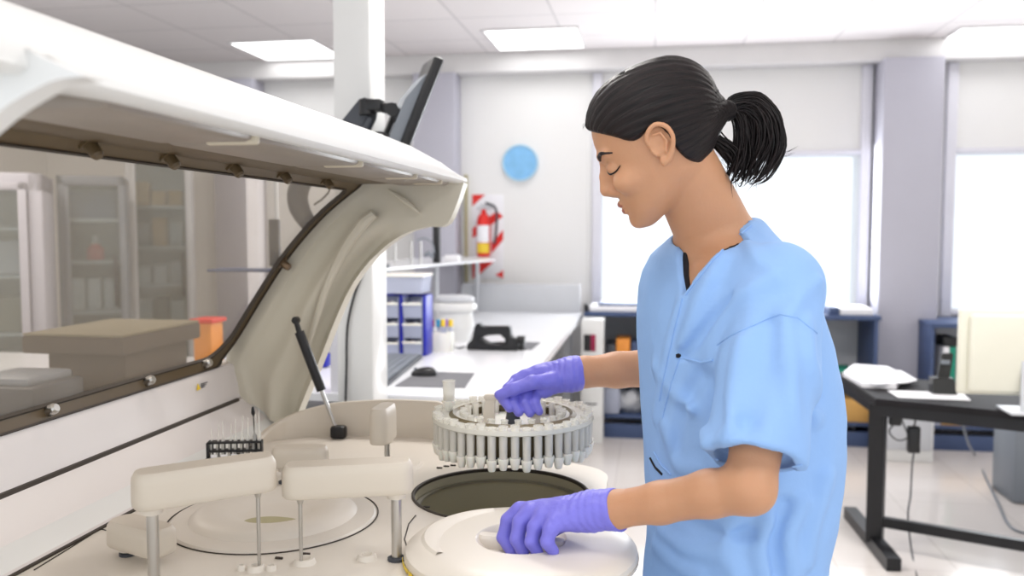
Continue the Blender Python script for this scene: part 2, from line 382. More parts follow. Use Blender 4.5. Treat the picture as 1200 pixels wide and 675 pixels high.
def rrect(s0, s1, y0, y1, r, n=8):
    o = []
    for (cs, cy, a) in ((s0 + r, y0 + r, 180), (s0 + r, y1 - r, 90 + 0), (s1 - r * .55, y1 - r * .55, 0), (s1 - r, y0 + r, 270)):
        rr = r * .55 if a == 0 else r
        aa = {180: (180, 270), 90: (270, 360), 0: (0, 90), 270: (90, 180)}[a]
        o.append((cs, cy, rr, aa))
    pts = []
    # walk: (s0,y0) corner -> (s0,y1) -> (s1,y1) -> (s1,y0)
    def corner(cs, cy, rr, a0, a1):
        for i in range(n + 1):
            a = math.radians(a0 + (a1 - a0) * i / n); pts.append((cs + rr * math.cos(a), cy + rr * math.sin(a)))
    corner(s0 + r, y0 + r, r, 270, 180); corner(s0 + r, y1 - r, r, 180, 90); corner(s1 - r * .4, y1 - r * .4, r * .4, 90, 0); corner(s1 - r, y0 + r, r, 0, -90)
    out = []
    for i in range(len(pts)):      # densify so that straight runs follow the curve
        a = np.array(pts[i]); b = np.array(pts[(i + 1) % len(pts)]); m = max(1, int(np.linalg.norm(b - a) / .03))
        for j in range(m): out.append(tuple(a + (b - a) * j / m))
    return out
def f(bm):      # tinted sheet
    rows = [[pt(s, y, -.002) for y in np.linspace(Y0, Y1 - .004, 30)] for s in np.linspace(0.004, SL, 40)]
    gridsurf(bm, rows)
g = part('clear_panel', 'shade', hood, f, label='tinted transparent panel')
def ringmesh(bm, outer, inner, h):
    n = len(outer); rows = []
    A = [pt(s, y, .0) for s, y in outer]; B = [pt(s, y, h) for s, y in outer]; C = [pt(s, y, h) for s, y in inner]; D = [pt(s, y, 0) for s, y in inner]
    V = [[bm.verts.new(p) for p in R] for R in (A, B, C, D)]
    for k in range(4):
        a, b = V[k], V[(k + 1) % 4]
        for i in range(n): bm.faces.new((a[i], a[(i + 1) % n], b[(i + 1) % n], b[i]))
def scalein(o, w):
    s0, s1, y0, y1 = 0, SL, Y0, Y1 - .004
    cs, cy = (s0 + s1) / 2, (y0 + y1) / 2
    return [(cs + (s - cs) * (1 - 2 * w / (s1 - s0)), cy + (y - cy) * (1 - 2 * w / (y1 - y0))) for s, y in o]
ro = rrect(0, SL, Y0, Y1 - .004, .085)
def f(bm): ringmesh(bm, ro, scalein(ro, .035), .006)
sealo = part('window_seal', 'seal', hood, f, label='brown rubber seal', ang=30)
def f(bm): ringmesh(bm, [(s, y) for s, y in scalein(ro, -.003)], scalein(ro, .0025), .0085)
part('seal_edge', 'seam', hood, f)
def f(bm): ringmesh(bm, scalein(ro, .033), scalein(ro, .037), .0085)
part('seal_lip', 'seam', hood, f)
def knob(s, y, m='knob', sc=1.0):
    p = pt(s, y, .004); q = pt(s, y, .004 + .02 * sc); r = pt(s, y, .004 + .024 * sc)
    def f(bm):
        cyl(bm, p, p + (q - p) * .25, .014 * sc, .014 * sc, 20); cyl(bm, p + (q - p) * .25, q, .0085 * sc, .0085 * sc, 18); cyl(bm, q, r, .0085 * sc, .006 * sc, 18)
    part('panel_knob', m, hood, f)
for y in (1.05, 1.36, 1.66, 1.90): knob(.017, y, 'steel', 1.15)
for s in (SL * .52,): knob(s, Y1 - .02, sc=1.1)
for y in (.82, 1.0, 1.18, 1.38, 1.58, 1.80): knob(SL - .014, y, 'seal')
# lower strip of the hood
def f(bm):
    sec = [(HX, HZ), (HX - .004, HZ + .008), (-1.028, 1.07), (-1.035, 1.095), (-1.037, 1.108), (-1.041, 1.116), (-1.075, 1.12), (-1.10, 1.10), (-1.09, HZ), (HX, HZ)]
    gridsurf(bm, [[(x, y, z) for x, z in sec] for y in np.linspace(.5, Y1 + .02, 16)])
part('lower_strip', 'trough', hood, f)
def f(bm): box(bm, (HX - .01, .5, HZ - .0075), (HX + .0065, Y1 - .02, HZ + .001))
part('hinge_seam', 'seam', hood, f)
lt = W(234, 453, x=-1.0305)
def f(bm):
    y, z = lt[1], lt[2]
    prism(bm, [(-1.029, y - .016, z - .006), (-1.029, y + .000, z - .006), (-1.031, y - .008, z + .008)], (.0015, 0, 0))
wl = part('warning_label', 'yellow', hood, f, label='small yellow warning triangle')
def f(bm):
    y, z = lt[1], lt[2]
    for i, dz in enumerate((.005, .001, -.003)): box(bm, (-1.0305, y + .006, z + dz - .001), (-1.0275, y + .032 - .006 * i, z + dz + .0007))
part('warning_text', 'blackg', wl, f)
# header beam of the hood: closed section swept along Y, closed by rounded ends
hsec = [(-.690, 1.578), (-.640, 1.583), (-.560, 1.577), (-.475, 1.563), (-.452, 1.562), (-.445, 1.568), (-.447, 1.580), (-.475, 1.606), (-.53, 1.636), (-.60, 1.664), (-.67, 1.682), (-.73, 1.688), (-.79, 1.676), (-.825, 1.645), (-.82, 1.60), (-.785, 1.578), (-.74, 1.572)]
def f(bm):
    rows = []
    ys = list(np.linspace(.53, 1.80, 15)) + [1.88, 1.94, 1.99, 2.03, 2.06, 2.075]
    for y in ys:
        e = 0 if y < 1.86 else (y - 1.86) / (2.075 - 1.86); row = []
        for x, z in hsec:
            k = e * e * .62; lift = max(0, z - 1.575)
            row.append((x, y, z - lift * k * 1.25))
        rows.append(row)
    gridsurf(bm, rows, closeu=True)
    bm.verts.ensure_lookup_table(); n = len(hsec)
    bm.faces.new([bm.verts[i] for i in range(n)][::-1]); bm.faces.new([bm.verts[len(bm.verts) - n + i] for i in range(n)])
part('hood_shell', 'white', hood, f, ang=50)
# underside band, built in sections with pale sleeves between them
by = [.70, 1.0, 1.385, 1.72, 1.93, 2.02]
def f(bm):
    for a, b in zip(by, by[1:]): box(bm, (-.60, a + .006, 1.556), (-.475, b - .006, 1.578), .008)
part('underside_band', 'band', hood, f)
def f(bm): box(bm, (-.700, .60, 1.560), (-.602, Y1 - .03, 1.574), .003)
part('upper_seal', 'seal', hood, f)
for a_ in by[1:-1]: bxp('band_sleeve', 'ring', hood, (-.54, a_ - .005, 1.5535), (-.472, a_ + .006, 1.579), .004)
# side cheeks: contoured surface between the window edge and the outer edge
def cheek(yb, sgn, inner, outer, name, prof_rel, th=.05, m='hood_in'):
    n = len(inner); T = np.linspace(0, 1, len(prof_rel))
    front = []; back = []; base_ = prof_rel
    for i in range(n):
        u_ = i / (n - 1); k_ = 1 - min(1, max(0, (u_ - .60) / .16)); k_ = k_ * k_ * (3 - 2 * k_); prof_rel = [v * k_ - .006 * (1 - k_) for v in base_]
        a = np.array(inner[i]); b = np.array(outer[i])
        front.append([np.array([a[0] + (b[0] - a[0]) * t, yb + sgn * prof_rel[k], a[1] + (b[1] - a[1]) * t]) for k, t in enumerate(T)])
        back.append([np.array([a[0] + (b[0] - a[0]) * t, yb - sgn * th, a[1] + (b[1] - a[1]) * t]) for k, t in enumerate(T)])
    def f(bm):
        gridsurf(bm, [fr + bk[::-1] for fr, bk in zip(front, back)], closeu=True)
        bm.verts.ensure_lookup_table(); w = 2 * len(T)
        bm.faces.new([bm.verts[i] for i in range(w)][::-1]); bm.faces.new([bm.verts[len(bm.verts) - w + i] for i in range(w)])
    return part(name, m, hood, f, ang=40)
def resample(pts, n):
    pts = [np.array((p[0], p[1], 0)) for p in pts]; sp = np.array(spline(pts, 10)); L = np.concatenate([[0], np.cumsum(np.linalg.norm(np.diff(sp, axis=0), axis=1))])
    u = np.linspace(0, L[-1], n); return [(np.interp(a, L, sp[:, 0]), np.interp(a, L, sp[:, 1])) for a in u]
inn = resample([(-1.025, 1.03), (-1.05, 1.10), (-1.056, 1.14), (-1.01, 1.212), (-.945, 1.31), (-.88, 1.40), (-.79, 1.495), (-.69, 1.575), (-.57, 1.578), (-.452, 1.566)], 48)
out = resample([(-.885, .945), (-.868, 1.0), (-.82, 1.11), (-.765, 1.24), (-.72, 1.325), (-.665, 1.39), (-.60, 1.438), (-.54, 1.458), (-.49, 1.462), (-.462, 1.515), (-.446, 1.562)], 48)
T = 22; pr_ = []
for i in range(T):
    t = i / (T - 1); v = -.002
    v -= .012 * (1 / (1 + math.exp(-(t - .22) * 90)))          # first step down
    v += .022 * math.exp(-((t - .62) / .13) ** 2)               # long soft ridge
    v -= .02 * (1 / (1 + math.exp(-(t - .80) * 60)))
    v += .030 * (1 / (1 + math.exp(-(t - .955) * 150)))         # outer lip
    pr_.append(v)
cheek(Y1, -1, inn, out, 'side_cheek', pr_)
# near cheek: only its upper corner reaches into the view
inn2 = resample([(-.70, 1.675), (-.64, 1.675), (-.54, 1.64), (-.46, 1.585)], 20)
near = [W(px, py, y=.60) for px, py in ((-12, 172), (0, 162), (40, 130), (90, 103), (128, 97))]
out2 = resample([(p[0], p[2]) for p in near], 20)
cheek(.60, 1, inn2, out2, 'near_cheek', [-.004] * 6, .028, 'white')
# moulded details on the far cheek
def f(bm):
    a = W(455, 222, y=Y1 - .004); b = W(492, 250, y=Y1 - .004)
    tube(bm, [a, (a + b) / 2 + np.array([0, -.004, .004]), b], [.002, .007, .003], 8, 4)
part('moulded_ridge', 'hood_in', hood, f)
def f(bm):
    tube(bm, [W(x, y, y=Y1 - .012) for x, y in ((438, 250), (425, 262), (405, 290), (385, 330), (372, 370), (358, 420))], [.012, .016, .013, .010, .008, .003], 10, 6)
part('moulded_channel', 'hood_in', hood, f)
# gas strut
sa = W(348, 375, y=1.985); sb = W(396, 508, z=ZD + .012)
def f(bm):
    cyl(bm, sa, sa + np.array([0, -.012, 0]), .009, .009, 16); cyl(bm, sa + np.array([0, -.008, 0]), sa + (sb - sa) * .12 + np.array([0, -.012, 0]), .006, .007, 12)
st = part('gas_strut', 'black', an, f)
q0 = sa + np.array([0, -.012, 0])
def f(bm): cyl(bm, q0 + (sb - q0) * .10, q0 + (sb - q0) * .62, .0115, .0115, 18)
part('cylinder', 'black', st, f)
def f(bm): cyl(bm, q0 + (sb - q0) * .6, sb, .005, .005, 12)
part('rod', 'steel', st, f)
def f(bm): box(bm, (sb[0] - .017, sb[1] - .014, ZD - .0), (sb[0] + .021, sb[1] + .014, ZD + .032), .008)
part('foot', 'black', st, f)
# round cover over the reaction disc, left in the deck
cx, cy = COV[0], COV[1]
def f(bm): lathe(bm, (cx, cy, ZD), [(.0, .006), (.05, .006), (.062, .009), (.075, .015), (.105, .020), (.125, .019), (.135, .013), (.142, .007), (.160, .006), (.172, .004), (.176, .0)], 72)
rc = part('round_cover', 'cream', an, f)
def f(bm):
    lathe(bm, (cx, cy, ZD), [(.1775, .0002), (.1775, .0016), (.1795, .0016), (.1795, .0002)], 72)
part('cover_seam', 'seam', an, f)
ln = [W(x, y, z=ZD + .0205) for x, y in ((283, 603), (295, 599), (317, 597), (342, 599), (358, 604), (342, 611), (317, 613), (295, 609))]
def f(bm): prism(bm, [(p[0], p[1], ZD + .006) for p in spline([ln[i] for i in (0, 1, 2, 3, 4)], 4)[:-1] + spline([ln[i] for i in (4, 5, 6, 7, 0)], 4)[:-1]], (0, 0, .0024))
part('lens_inset', 'olive', rc, f, label='lens shaped olive inset')
# front tray line and small fittings on the deck
for pp_ in (((40, 668), (118, 620), (200, 640)), ((487, 604), (479, 614), (474, 632), (480, 650))):
    part('deck_line', 'seam', an, lambda bm: tube(bm, [W(*q, z=ZD + .0005) for q in pp_], .0012, 6, 0))
for x, y in ((207, 633), (327, 655), (359, 650), (395, 578), (401, 580), (455, 556), (500, 595), (515, 549), (523, 547), (531, 546), (345, 568), (470, 543)):
    p = W(x, y, z=ZD); bxp('deck_slot', 'seam', an, (p[0] - .006, p[1] - .002, ZD), (p[0] + .006, p[1] + .002, ZD + .003), .0005)
for x, y, r in ((300, 668, .012), (357, 660, .015), (318, 668, .007), (283, 668, .006), (430, 655, .014), (400, 603, .005)):
    p = W(x, y, z=ZD); part('rinse_cup', 'cream', an, lambda bm: lathe(bm, (p[0], p[1], ZD), [(0, .002), (r * .5, .002), (r * .6, .008), (r * .9, .008), (r, .006), (r * 1.15, 0)], 24))
for x, y in ((302, 553), (465, 545)):
    p = W(x, y, z=ZD); part('round_plate', 'cream', an, lambda bm: lathe(bm, (p[0], p[1], ZD), [(.0, .006), (.05, .006), (.054, .002), (.056, 0)], 40))
# probe arms
def slab(bm, a, b, w, z0, z1, taper=.82, nose=1.0):
    a = np.array(a[:2]); b = np.array(b[:2]); t = b - a; L = np.linalg.norm(t); t /= L; n = np.array([-t[1], t[0]])
    base = []
    for (c, s) in ((b, 1), (a, -1)):
        for i in range(13):
            an_ = -PI / 2 + PI * i / 12; ca, sa_ = math.cos(an_), math.sin(an_)
            ex = 2.6; kx = np.sign(ca) * abs(ca) ** (2 / ex); ky = np.sign(sa_) * abs(sa_) ** (2 / ex)
            base.append((c, s * kx * w / 2 * nose, s * ky * w / 2))
    rows = []
    H = z1 - z0
    for (sc, z) in ((.90, z0), (.985, z0 + .003), (1, z0 + .01), (.99, z0 + H * .68), (.965, z0 + H * .82), (taper, z1 - .0015), (taper - .06, z1)):
        rows.append([(c + t * u * sc + n * v * sc).tolist() + [z] for c, u, v in base])
    gridsurf(bm, rows, closeu=True); bm.verts.ensure_lookup_table(); k = len(base)
    bm.faces.new([bm.verts[i] for i in range(k)][::-1]); bm.faces.new([bm.verts[len(bm.verts) - k + i] for i in range(k)])
def probe_arm(post, tip, w, z0, z1, pr=.008, qr=.0032, zt=ZD + .002, lab=None, zb=ZD, guard=True):
    def f(bm): slab(bm, post, tip, w, z0, z1)
    a = part('probe_arm', 'creamd', an, f, label=lab)
    def f(bm): cyl(bm, (post[0], post[1], zb), (post[0], post[1], z0 + .003), pr, pr, 20)
    part('post', 'steel', a, f, label='steel post')
    def f(bm): lathe(bm, (post[0], post[1], z0 - .012), [(pr + .001, 0), (pr + .006, .002), (pr + .008, .0135)], 20)
    part('post_collar', 'cream', a, f)
    def f(bm): lathe(bm, (post[0], post[1], ZD), [(pr + .006, 0), (pr + .006, .004), (pr + .001, .006)], 20)
    part('post_base', 'blackg', a, f)
    if guard:
        def f(bm):
            cyl(bm, (tip[0], tip[1], zt), (tip[0], tip[1], z0 + .003), qr * .8, qr, 12); cyl(bm, (tip[0], tip[1], z0 - .012), (tip[0], tip[1], z0 + .002), qr * 1.2, qr * 2.4, 12)
        part('probe', 'steel', a, f, label='thin steel probe')
    return a
pB = W(465, 656, z=ZD); tB = W(353, 663, z=ZD)
zB0 = W(400, 578, y=pB[1] - .025)[2]; zB1 = zB0 + .048
probe_arm(pB, tB, .052, zB0, zB1, lab='probe arm reaching left over the round cover, its post at the right')
tA = W(304, 668, z=ZD); pA = W(181, 694, z=ZD)
zA0 = W(240, 588, y=(pA[1] + tA[1]) / 2 - .02)[2]
probe_arm(pA, tA, .052, zA0, zA0 + .05, lab='nearest probe arm at the lower left, its post at the left end')
c1 = W(333, 566, z=ZD); c2 = W(372, 566, z=ZD); zc = W(350, 547, y=c1[1])[2]
probe_arm(c1, c2, .045, zc, zc + .04, pr=.005, lab='small probe arm behind the round cover', guard=False)
d1 = W(150, 650, z=ZD); d2 = W(183, 660, z=ZD); zd = W(160, 638, y=d1[1])[2]
probe_arm(d1, d2, .055, zd, zd + .04, pr=.007, lab='short probe arm behind the nearest post', guard=False)
e1 = W(454, 552, z=ZD); ze = W(454, 513, y=e1[1])[2]
probe_arm(e1, (e1[0], e1[1] - .05), .038, ze, ze + .072, pr=.006, lab='probe arm seen end on in front of the rim wall', guard=False)

# ------------------------------------------------------------------ carousel cover lying half off the well (held by the left hand)
CC = np.array([-.194, 1.288]); CZ = ZD + .006
cov = empty('carousel_cover', (CC[0], CC[1], CZ), 'round cream lid with a sunken grip, half off the round well', 'lid')
CR = .177
def f(bm):
    lathe(bm, (CC[0], CC[1], CZ), [(.0, .004), (.052, .004), (.064, .014), (.068, .024), (.070, .0258), (.135, .0258), (.150, .024), (.168, .019), (.176, .012), (CR, .004), (CR, .0), (CR - .004, -.001), (.0, -.001)], 80)
part('disc', 'cream', cov, f)
def f(bm): lathe(bm, (CC[0], CC[1], CZ), [(CR - .006, -.004), (CR + .001, -.002), (CR + .0015, .003), (CR - .001, .004)], 80)
part('edge_band', 'creamd', cov, f)
gb = W(640, 634, z=CZ + .02)
def f(bm):
    a = np.array([CC[0] - .058, CC[1] + .012]); b = np.array([CC[0] + .058, CC[1] + .004])
    slab(bm, a, b, .022, CZ + .003, CZ + .024)
part('grip_bar', 'cream', cov, f)
def f(bm):
    for i in range(16):
        a0 = math.radians(196 + i * 3); a1 = a0 + math.radians(1.6 if i % 2 else 3)
        bm.faces.new([bm.verts.new((CC[0] + (CR + .0035) * math.cos(t), CC[1] + (CR + .0035) * math.sin(t), z)) for t, z in ((a0, CZ - .003), (a1, CZ - .003), (a1, CZ + .0035), (a0, CZ + .0035))])
o = part('yellow_sticker', 'yellow', cov, f, label='yellow striped sticker'); solidify(o, .0008)
# curved lobe step moulded at the left of the cover
def f(bm):
    rows = []
    for i in range(25):
        a = math.radians(118 + i * 4.2); w = .020 * math.sin(PI * (i + .5) / 25) + .002
        r0 = .139 - w * .5; rows.append([(CC[0] + r * math.cos(a), CC[1] + r * math.sin(a), CZ + z) for r, z in ((r0 - .008, .0255), (r0, .0285), (r0 + w, .0285), (r0 + w + .006, .022))])
    gridsurf(bm, rows)
part('moulded_step', 'cream', cov, f)

# ------------------------------------------------------------------ sample carousel lifted by the right hand
RC = W(601, 512, d=1.72); RX, RY = RC[0], RC[1]; RZ = 1.016
car = empty('sample_carousel', (RX, RY, RZ), 'round carousel of clear sample tubes being lifted out of the well by its handle', 'carousel')
RR = .149
def f(bm):
    lathe(bm, (RX, RY, RZ), [(0, .012), (.128, .012), (.133, .020), (.140, .020), (.140, .008), (.120, .004), (0, .004)], 64)
part('base_ring', 'blackg', car, f)
def f(bm): lathe(bm, (RX, RY, RZ), [(.128, .012), (.126, .074), (.118, .078), (.112, .074), (.112, .012)], 64)
part('drum', 'drum', car, f)
def f(bm): lathe(bm, (RX, RY, RZ), [(.105, .070), (.105, .074), (.158, .074), (.159, .066), (.157, .064), (.130, .064), (.105, .070)], 72)
part('top_ring', 'collar', car, f)
def f(bm): lathe(bm, (RX, RY, RZ), [(0, .055), (.11, .055), (.112, .05), (0, .05)], 48)
part('inner_plate', 'cup', car, f)
hz = W(603, 466, d=1.72)[2]
def f(bm):
    for s in (-1, 1):
        x = RX + s * .049
        vs = [(x - .013, RY, RZ + .05), (x + .013, RY, RZ + .05), (x + .009 - s * .004, RY, hz), (x - .009 - s * .004, RY, hz)]
        prism(bm, [(a, b - .005, c) for a, b, c in vs], (0, .010, 0))
    box(bm, (RX - .058, RY - .007, hz - .006), (RX + .054, RY + .007, hz + .007), .005)
part('handle', 'creamd', car, f, label='cream arch handle')
def f(bm): lathe(bm, (RX, RY, RZ), [(0, .080), (.012, .078), (.016, .055)], 24); 
part('hub', 'blackg', car, f)
def tube_proto(h, name, lab, cat, grp, m=('tube', 'cup'), r=.0082):
    bm = NB()
    lathe(bm, (0, 0, 0), [(r * .92, .018), (r, h), (r + .0008, h + .001), (r + .0008, h + .003), (r - .001, h + .003), (r * .92 - .0016, .02)], 16, mi=0)
    lathe(bm, (0, 0, 0), [(0, 0), (.0055, .0), (.0068, .002), (r + .0022, .019), (r + .0022, .021), (r - .001, .021), (0, .019)], 16, mi=1)
    lathe(bm, (0, 0, 0), [(0, h * .5), (r - .003, h * .5), (r - .0035, .022), (0, .022)], 12, mi=2)
    o = link(name, bm, [m[0], m[1], 'serum']); return tag(o, lab, cat, grp)
tp = tube_proto(.078, 'sample_tube', 'clear cone-bottomed sample tube standing in the outer ring of the carousel', 'sample tube', 'sample tubes in the carousel')
NT = 44
ORD = ['first', 'second', 'third', 'fourth', 'fifth', 'sixth', 'seventh', 'eighth', 'ninth', 'tenth', 'eleventh', 'twelfth', 'thirteenth', 'fourteenth', 'fifteenth', 'sixteenth', 'seventeenth', 'eighteenth', 'nineteenth', 'twentieth', 'twenty-first', 'twenty-second', 'twenty-third', 'twenty-fourth']
def order(objs, fmt_front, fmt_back):
    for side, fmt in ((-1, fmt_front), (1, fmt_back)):
        L_ = sorted([o for o in objs if (o.location.y - RY > 0) == (side > 0)], key=lambda o: o.location.x)
        for k, o in enumerate(L_): o['label'] = fmt % ORD[k]
OT, IT = [], []
for i in range(NT):
    o = tp if i == 0 else tp.copy()
    if i: COL.objects.link(o)
    a = 2 * PI * (i + .3) / NT; o.location = (RX + RR * math.cos(a), RY + RR * math.sin(a), RZ + .0005 + .003 * math.sin(i * 2.1)); OT.append(o)
ti = tube_proto(.060, 'short_sample_tube', 'short clear sample cup standing in the inner ring of the carousel', 'sample tube', 'short sample cups in the inner ring', r=.0066)
for i in range(24):
    o = ti if i == 0 else ti.copy()
    if i: COL.objects.link(o)
    a = 2 * PI * i / 24; o.location = (RX + .0985 * math.cos(a), RY + .0985 * math.sin(a), RZ + .0552 - .036); IT.append(o)
order(OT, 'clear outer carousel tube, %s from the left along the near side', 'clear outer carousel tube, %s from the left along the far side')
order(IT, 'short inner carousel cup, %s from the left in the near half', 'short inner carousel cup, %s from the left in the far half')
tt = tube_proto(.058, 'tall_sample_tube', 'tallest clear tube, sticking up at the left end of the carousel', 'sample tube', r=.0125, grp=None)
q = W(521, 480, z=RZ + .078); dq = np.array([q[0] - RX, q[1] - RY]); dq *= .128 / np.linalg.norm(dq)
tt.location = (RX + dq[0], RY + dq[1], RZ + .076)
for zz_ in ():
    pass

# ------------------------------------------------------------------ black tube rack with fine tubes, at the edge of the side tray
rk = W(276, 538, z=ZD + .035); rz_ = math.radians(14)
rack = empty('tube_rack', tuple(rk), 'small black tube rack of fine pipette tips beside the far cheek of the hood', 'tube rack', rz=rz_)
Rm = Matrix.Rotation(rz_, 3, 'Z'); rk = Vector(rk)
def L2(x, y, z): return rk + Rm @ Vector((x, y, z))
def f(bm):
    for z in (.0, .0165, .034): 
        box(bm, tuple(rk + Vector((-.054, -.011, z))), tuple(rk + Vector((.054, .011, z + .004))), .001)
    for x in [-.054 + .012 * i for i in range(10)]:
        box(bm, tuple(rk + Vector((x - .0011, -.011, 0))), tuple(rk + Vector((x + .0011, -.0085, .036))), 0)
    for x in (-.054, .051): box(bm, tuple(rk + Vector((x, -.011, 0))), tuple(rk + Vector((x + .003, .011, .038))), .001)
    box(bm, tuple(rk + Vector((-.058, -.012, -.004))), tuple(rk + Vector((-.048, .012, .004))), .001)
    bmesh.ops.rotate(bm, cent=rk, matrix=Rm, verts=bm.verts)
part('frame', 'black', rack, f)
def f(bm):
    for x in (-.05, .048):
        box(bm, tuple(rk + Vector((x - .002, -.008, -.034))), tuple(rk + Vector((x + .002, .008, .0))), 0)
    bmesh.ops.rotate(bm, cent=rk, matrix=Rm, verts=bm.verts)
part('foot', 'black', rack, f)
def f(bm):
    for i in range(5):
        x = -.04 + i * .02; box(bm, tuple(rk + Vector((x - .006, -.0115, .006))), tuple(rk + Vector((x + .006, -.0109, .013))), 0)
    bmesh.ops.rotate(bm, cent=rk, matrix=Rm, verts=bm.verts)
part('paper_tag', 'paper', rack, f)
bm = NB(); lathe(bm, (0, 0, 0), [(0, -.036), (.0018, -.03), (.0030, -.005), (.0042, .02), (.0040, .05), (.0014, .058), (.0009, .095), (.0003, .1)], 12)
tip = tag(link('pipette_tip', bm, 'tube'), 'fine clear pipette tip standing point up in the black rack', 'pipette tip', 'pipette tips in the black rack')
for i in range(9):
    o = tip if i == 0 else tip.copy(); o['label'] = 'fine clear pipette tip, %s from the left in the black rack' % ORD[i]
    if i: COL.objects.link(o)
    p = L2(-.048 + .012 * i, 0, .0); o.location = p; o.scale = (1, 1, .62 + .038 * i + .05 * (i % 3)); o.rotation_euler = (0.03 * (i % 3 - 1), .05 * (i % 2) + .02, 0)
bm = NB(); lathe(bm, (0, 0, 0), [(0, -.03), (.002, -.02), (.0036, .0), (.0040, .045), (.0015, .052), (.001, .085), (.004, .092), (.0025, .104), (0, .106)], 12)
bt = tag(link('black_probe_pin', bm, 'black'), 'single black pin with a bead top among the clear pipette tips', 'pin'); bt.location = L2(.042, .0, .002); bt.rotation_euler = (0, -.06, 0)
# ------------------------------------------------------------------ white service column and its cable
cy0 = 2.75
cx0 = W(393, 300, y=cy0)[0]; cx1 = W(432, 300, y=cy0)[0]
dp = .10
bm = NB(); box(bm, (cx0 - .0, cy0, 0), (cx1 + .012, cy0 + dp + .06, ZC), .008); struct('trim_6', bm, 'white')
bm = NB(); box(bm, (cx0 - .14, cy0 + .30, 0), (cx0 + .02, cy0 + .36, 1.35), .006); struct('trim_7', bm, 'frame')
cb = NB(); tube(cb, [W(x, y, y=cy0 - .012) for x, y in ((424, 322), (414, 350), (407, 385), (406, 430), (405, 470), (404, 520))], .0042, 8, 6)
tag(link('power_cable', cb, 'black'), 'thin black cable hanging down the white column', 'cable')
# ------------------------------------------------------------------ monitor on a swing arm above the hood
my = 2.55
mon = empty('monitor', W(480, 200, y=my), 'black flat monitor seen edge on above the hood tip', 'monitor')
top = W(516, 68, y=my); bot = W(462, 205, y=my)
dirv = (Vector(top) - Vector(bot)); Lm = dirv.length; uz = dirv.normalized(); uy = Vector((-.40, 1, 0)).normalized(); uy = (uy - uz * uy.dot(uz)).normalized(); ux = uy.cross(uz)
Rm2 = Matrix((ux, uy, uz)).transposed()
def mbox(bm, lo, hi, bev): box(bm, lo, hi, bev); 
def placed(bm):
    for v in bm.verts: v.co = Rm2 @ v.co + Vector(bot)
def f(bm): box(bm, (-.020, -.02, -.02), (.012, .46, Lm), .008); placed(bm)
part('screen_body', 'black', mon, f)
def f(bm): box(bm, (.0095, .0, -.005), (.0135, .44, Lm - .018), .001); placed(bm)
part('screen', 'blackg', mon, f)
def f(bm):
    rows = [[(-.018 - d, y0, z) for z in ()] for d, y0 in ()]
    prism(bm, [(-.018, .0, .0), (-.018, .0, Lm * .86), (-.030, .0, Lm * .78), (-.052, .0, Lm * .60), (-.055, .0, .02)], (0, .42, 0)); placed(bm)
part('rear_shell', 'greyp', mon, f, label='mid grey rear shell')
def f(bm): box(bm, (-.068, .15, Lm * .22), (-.052, .27, Lm * .52), .004); placed(bm)
part('mount_plate', 'black', mon, f)
arm = mon
ya = my + .03
def f(bm):
    prism(bm, [W(x, y, y=ya) for x, y in ((398, 150), (400, 142), (421, 116), (428, 114), (432, 122), (430, 136), (418, 160), (408, 163))], (0, .09, 0))
part('bracket', 'blackg', arm, f)
def f(bm):
    a, b = W(430, 126, y=ya - .01), W(449, 126, y=ya - .01); cyl(bm, (a[0], a[1], a[2] - .022), (a[0], a[1], a[2] + .024), .024, .024, 20); box(bm, (a[0], ya - .035, a[2] - .012), (b[0], ya + .02, a[2] + .022), .005)
    c = W(463, 128, y=ya - .01); cyl(bm, b, c, .016, .019, 18); cyl(bm, W(459, 128, y=ya - .045), W(459, 128, y=ya + .04), .020, .020, 18)
    d = W(468, 142, y=ya); cyl(bm, c, d, .014, .018, 14)
part('joint', 'black', arm, f)
def f(bm): tube(bm, [W(x, y, y=ya) for x, y in ((434, 138), (428, 150), (416, 166), (398, 182), (376, 196), (358, 208), (349, 226), (351, 244), (362, 262), (378, 276))] + [W(396, 300, y=cy0 - .03), W(405, 320, y=cy0 + .0)], [.012, .014, .017, .020, .024, .030, .033, .032, .026, .022, .02, .02], 12, 6)
part('swing_arm', 'blackg', arm, f)
def f(bm):
    tube(bm, [W(x, y, y=ya - .02) for x, y in ((424, 160), (436, 156), (450, 156), (460, 162), (462, 170))], .0035, 8, 6)
    tube(bm, [W(x, y, y=ya - .02) for x, y in ((378, 214), (386, 222), (379, 232), (368, 240))], .003, 8, 6)
part('cable', 'black', arm, f)
# ------------------------------------------------------------------ long white bench
BZ = .85
n_l = W(330, 452, z=BZ); n_r = W(600, 468, z=BZ); f_r = W(683, 367, z=BZ)
YF = f_r[1]; XR0, XR1 = n_r[0], f_r[0]
XL = -1.45
bench = empty('lab_bench', ((XL + XR0) / 2, 4, 0), 'long white laboratory bench running back from the white column', 'bench')
def f(bm): prism(bm, [(XL, n_r[1], BZ - .035), (XR0, n_r[1], BZ - .035), (XR1, YF, BZ - .035), (XL, YF, BZ - .035)], (0, 0, .035))
part('worktop', 'bench', bench, f)
def f(bm): box(bm, (XL + .05, YF, BZ - .01), (XR1 - .02, YF + .04, BZ + W(600, 333, y=YF)[2] - BZ), .004)
part('end_panel', 'lightgrey', bench, f)
def f(bm):
    for y in (n_r[1] + .25, n_r[1] + 1.3, YF - .2): box(bm, (XR0 - .13, y, 0), (XR0 - .07, y + .05, BZ - .035), .004)
    box(bm, (XR0 - .12, n_r[1] + .2, BZ - .12), (XR0 - .08, YF - .1, BZ - .03), .004)
part('side_frame', 'lightgrey', bench, f)
def f(bm): box(bm, (XL + .1, n_r[1] + .1, .0), (XL + .45, YF - .1, BZ - .035), .005)
part('cupboard', 'white', bench, f)
def bt_(px, py): return W(px, py, z=BZ)
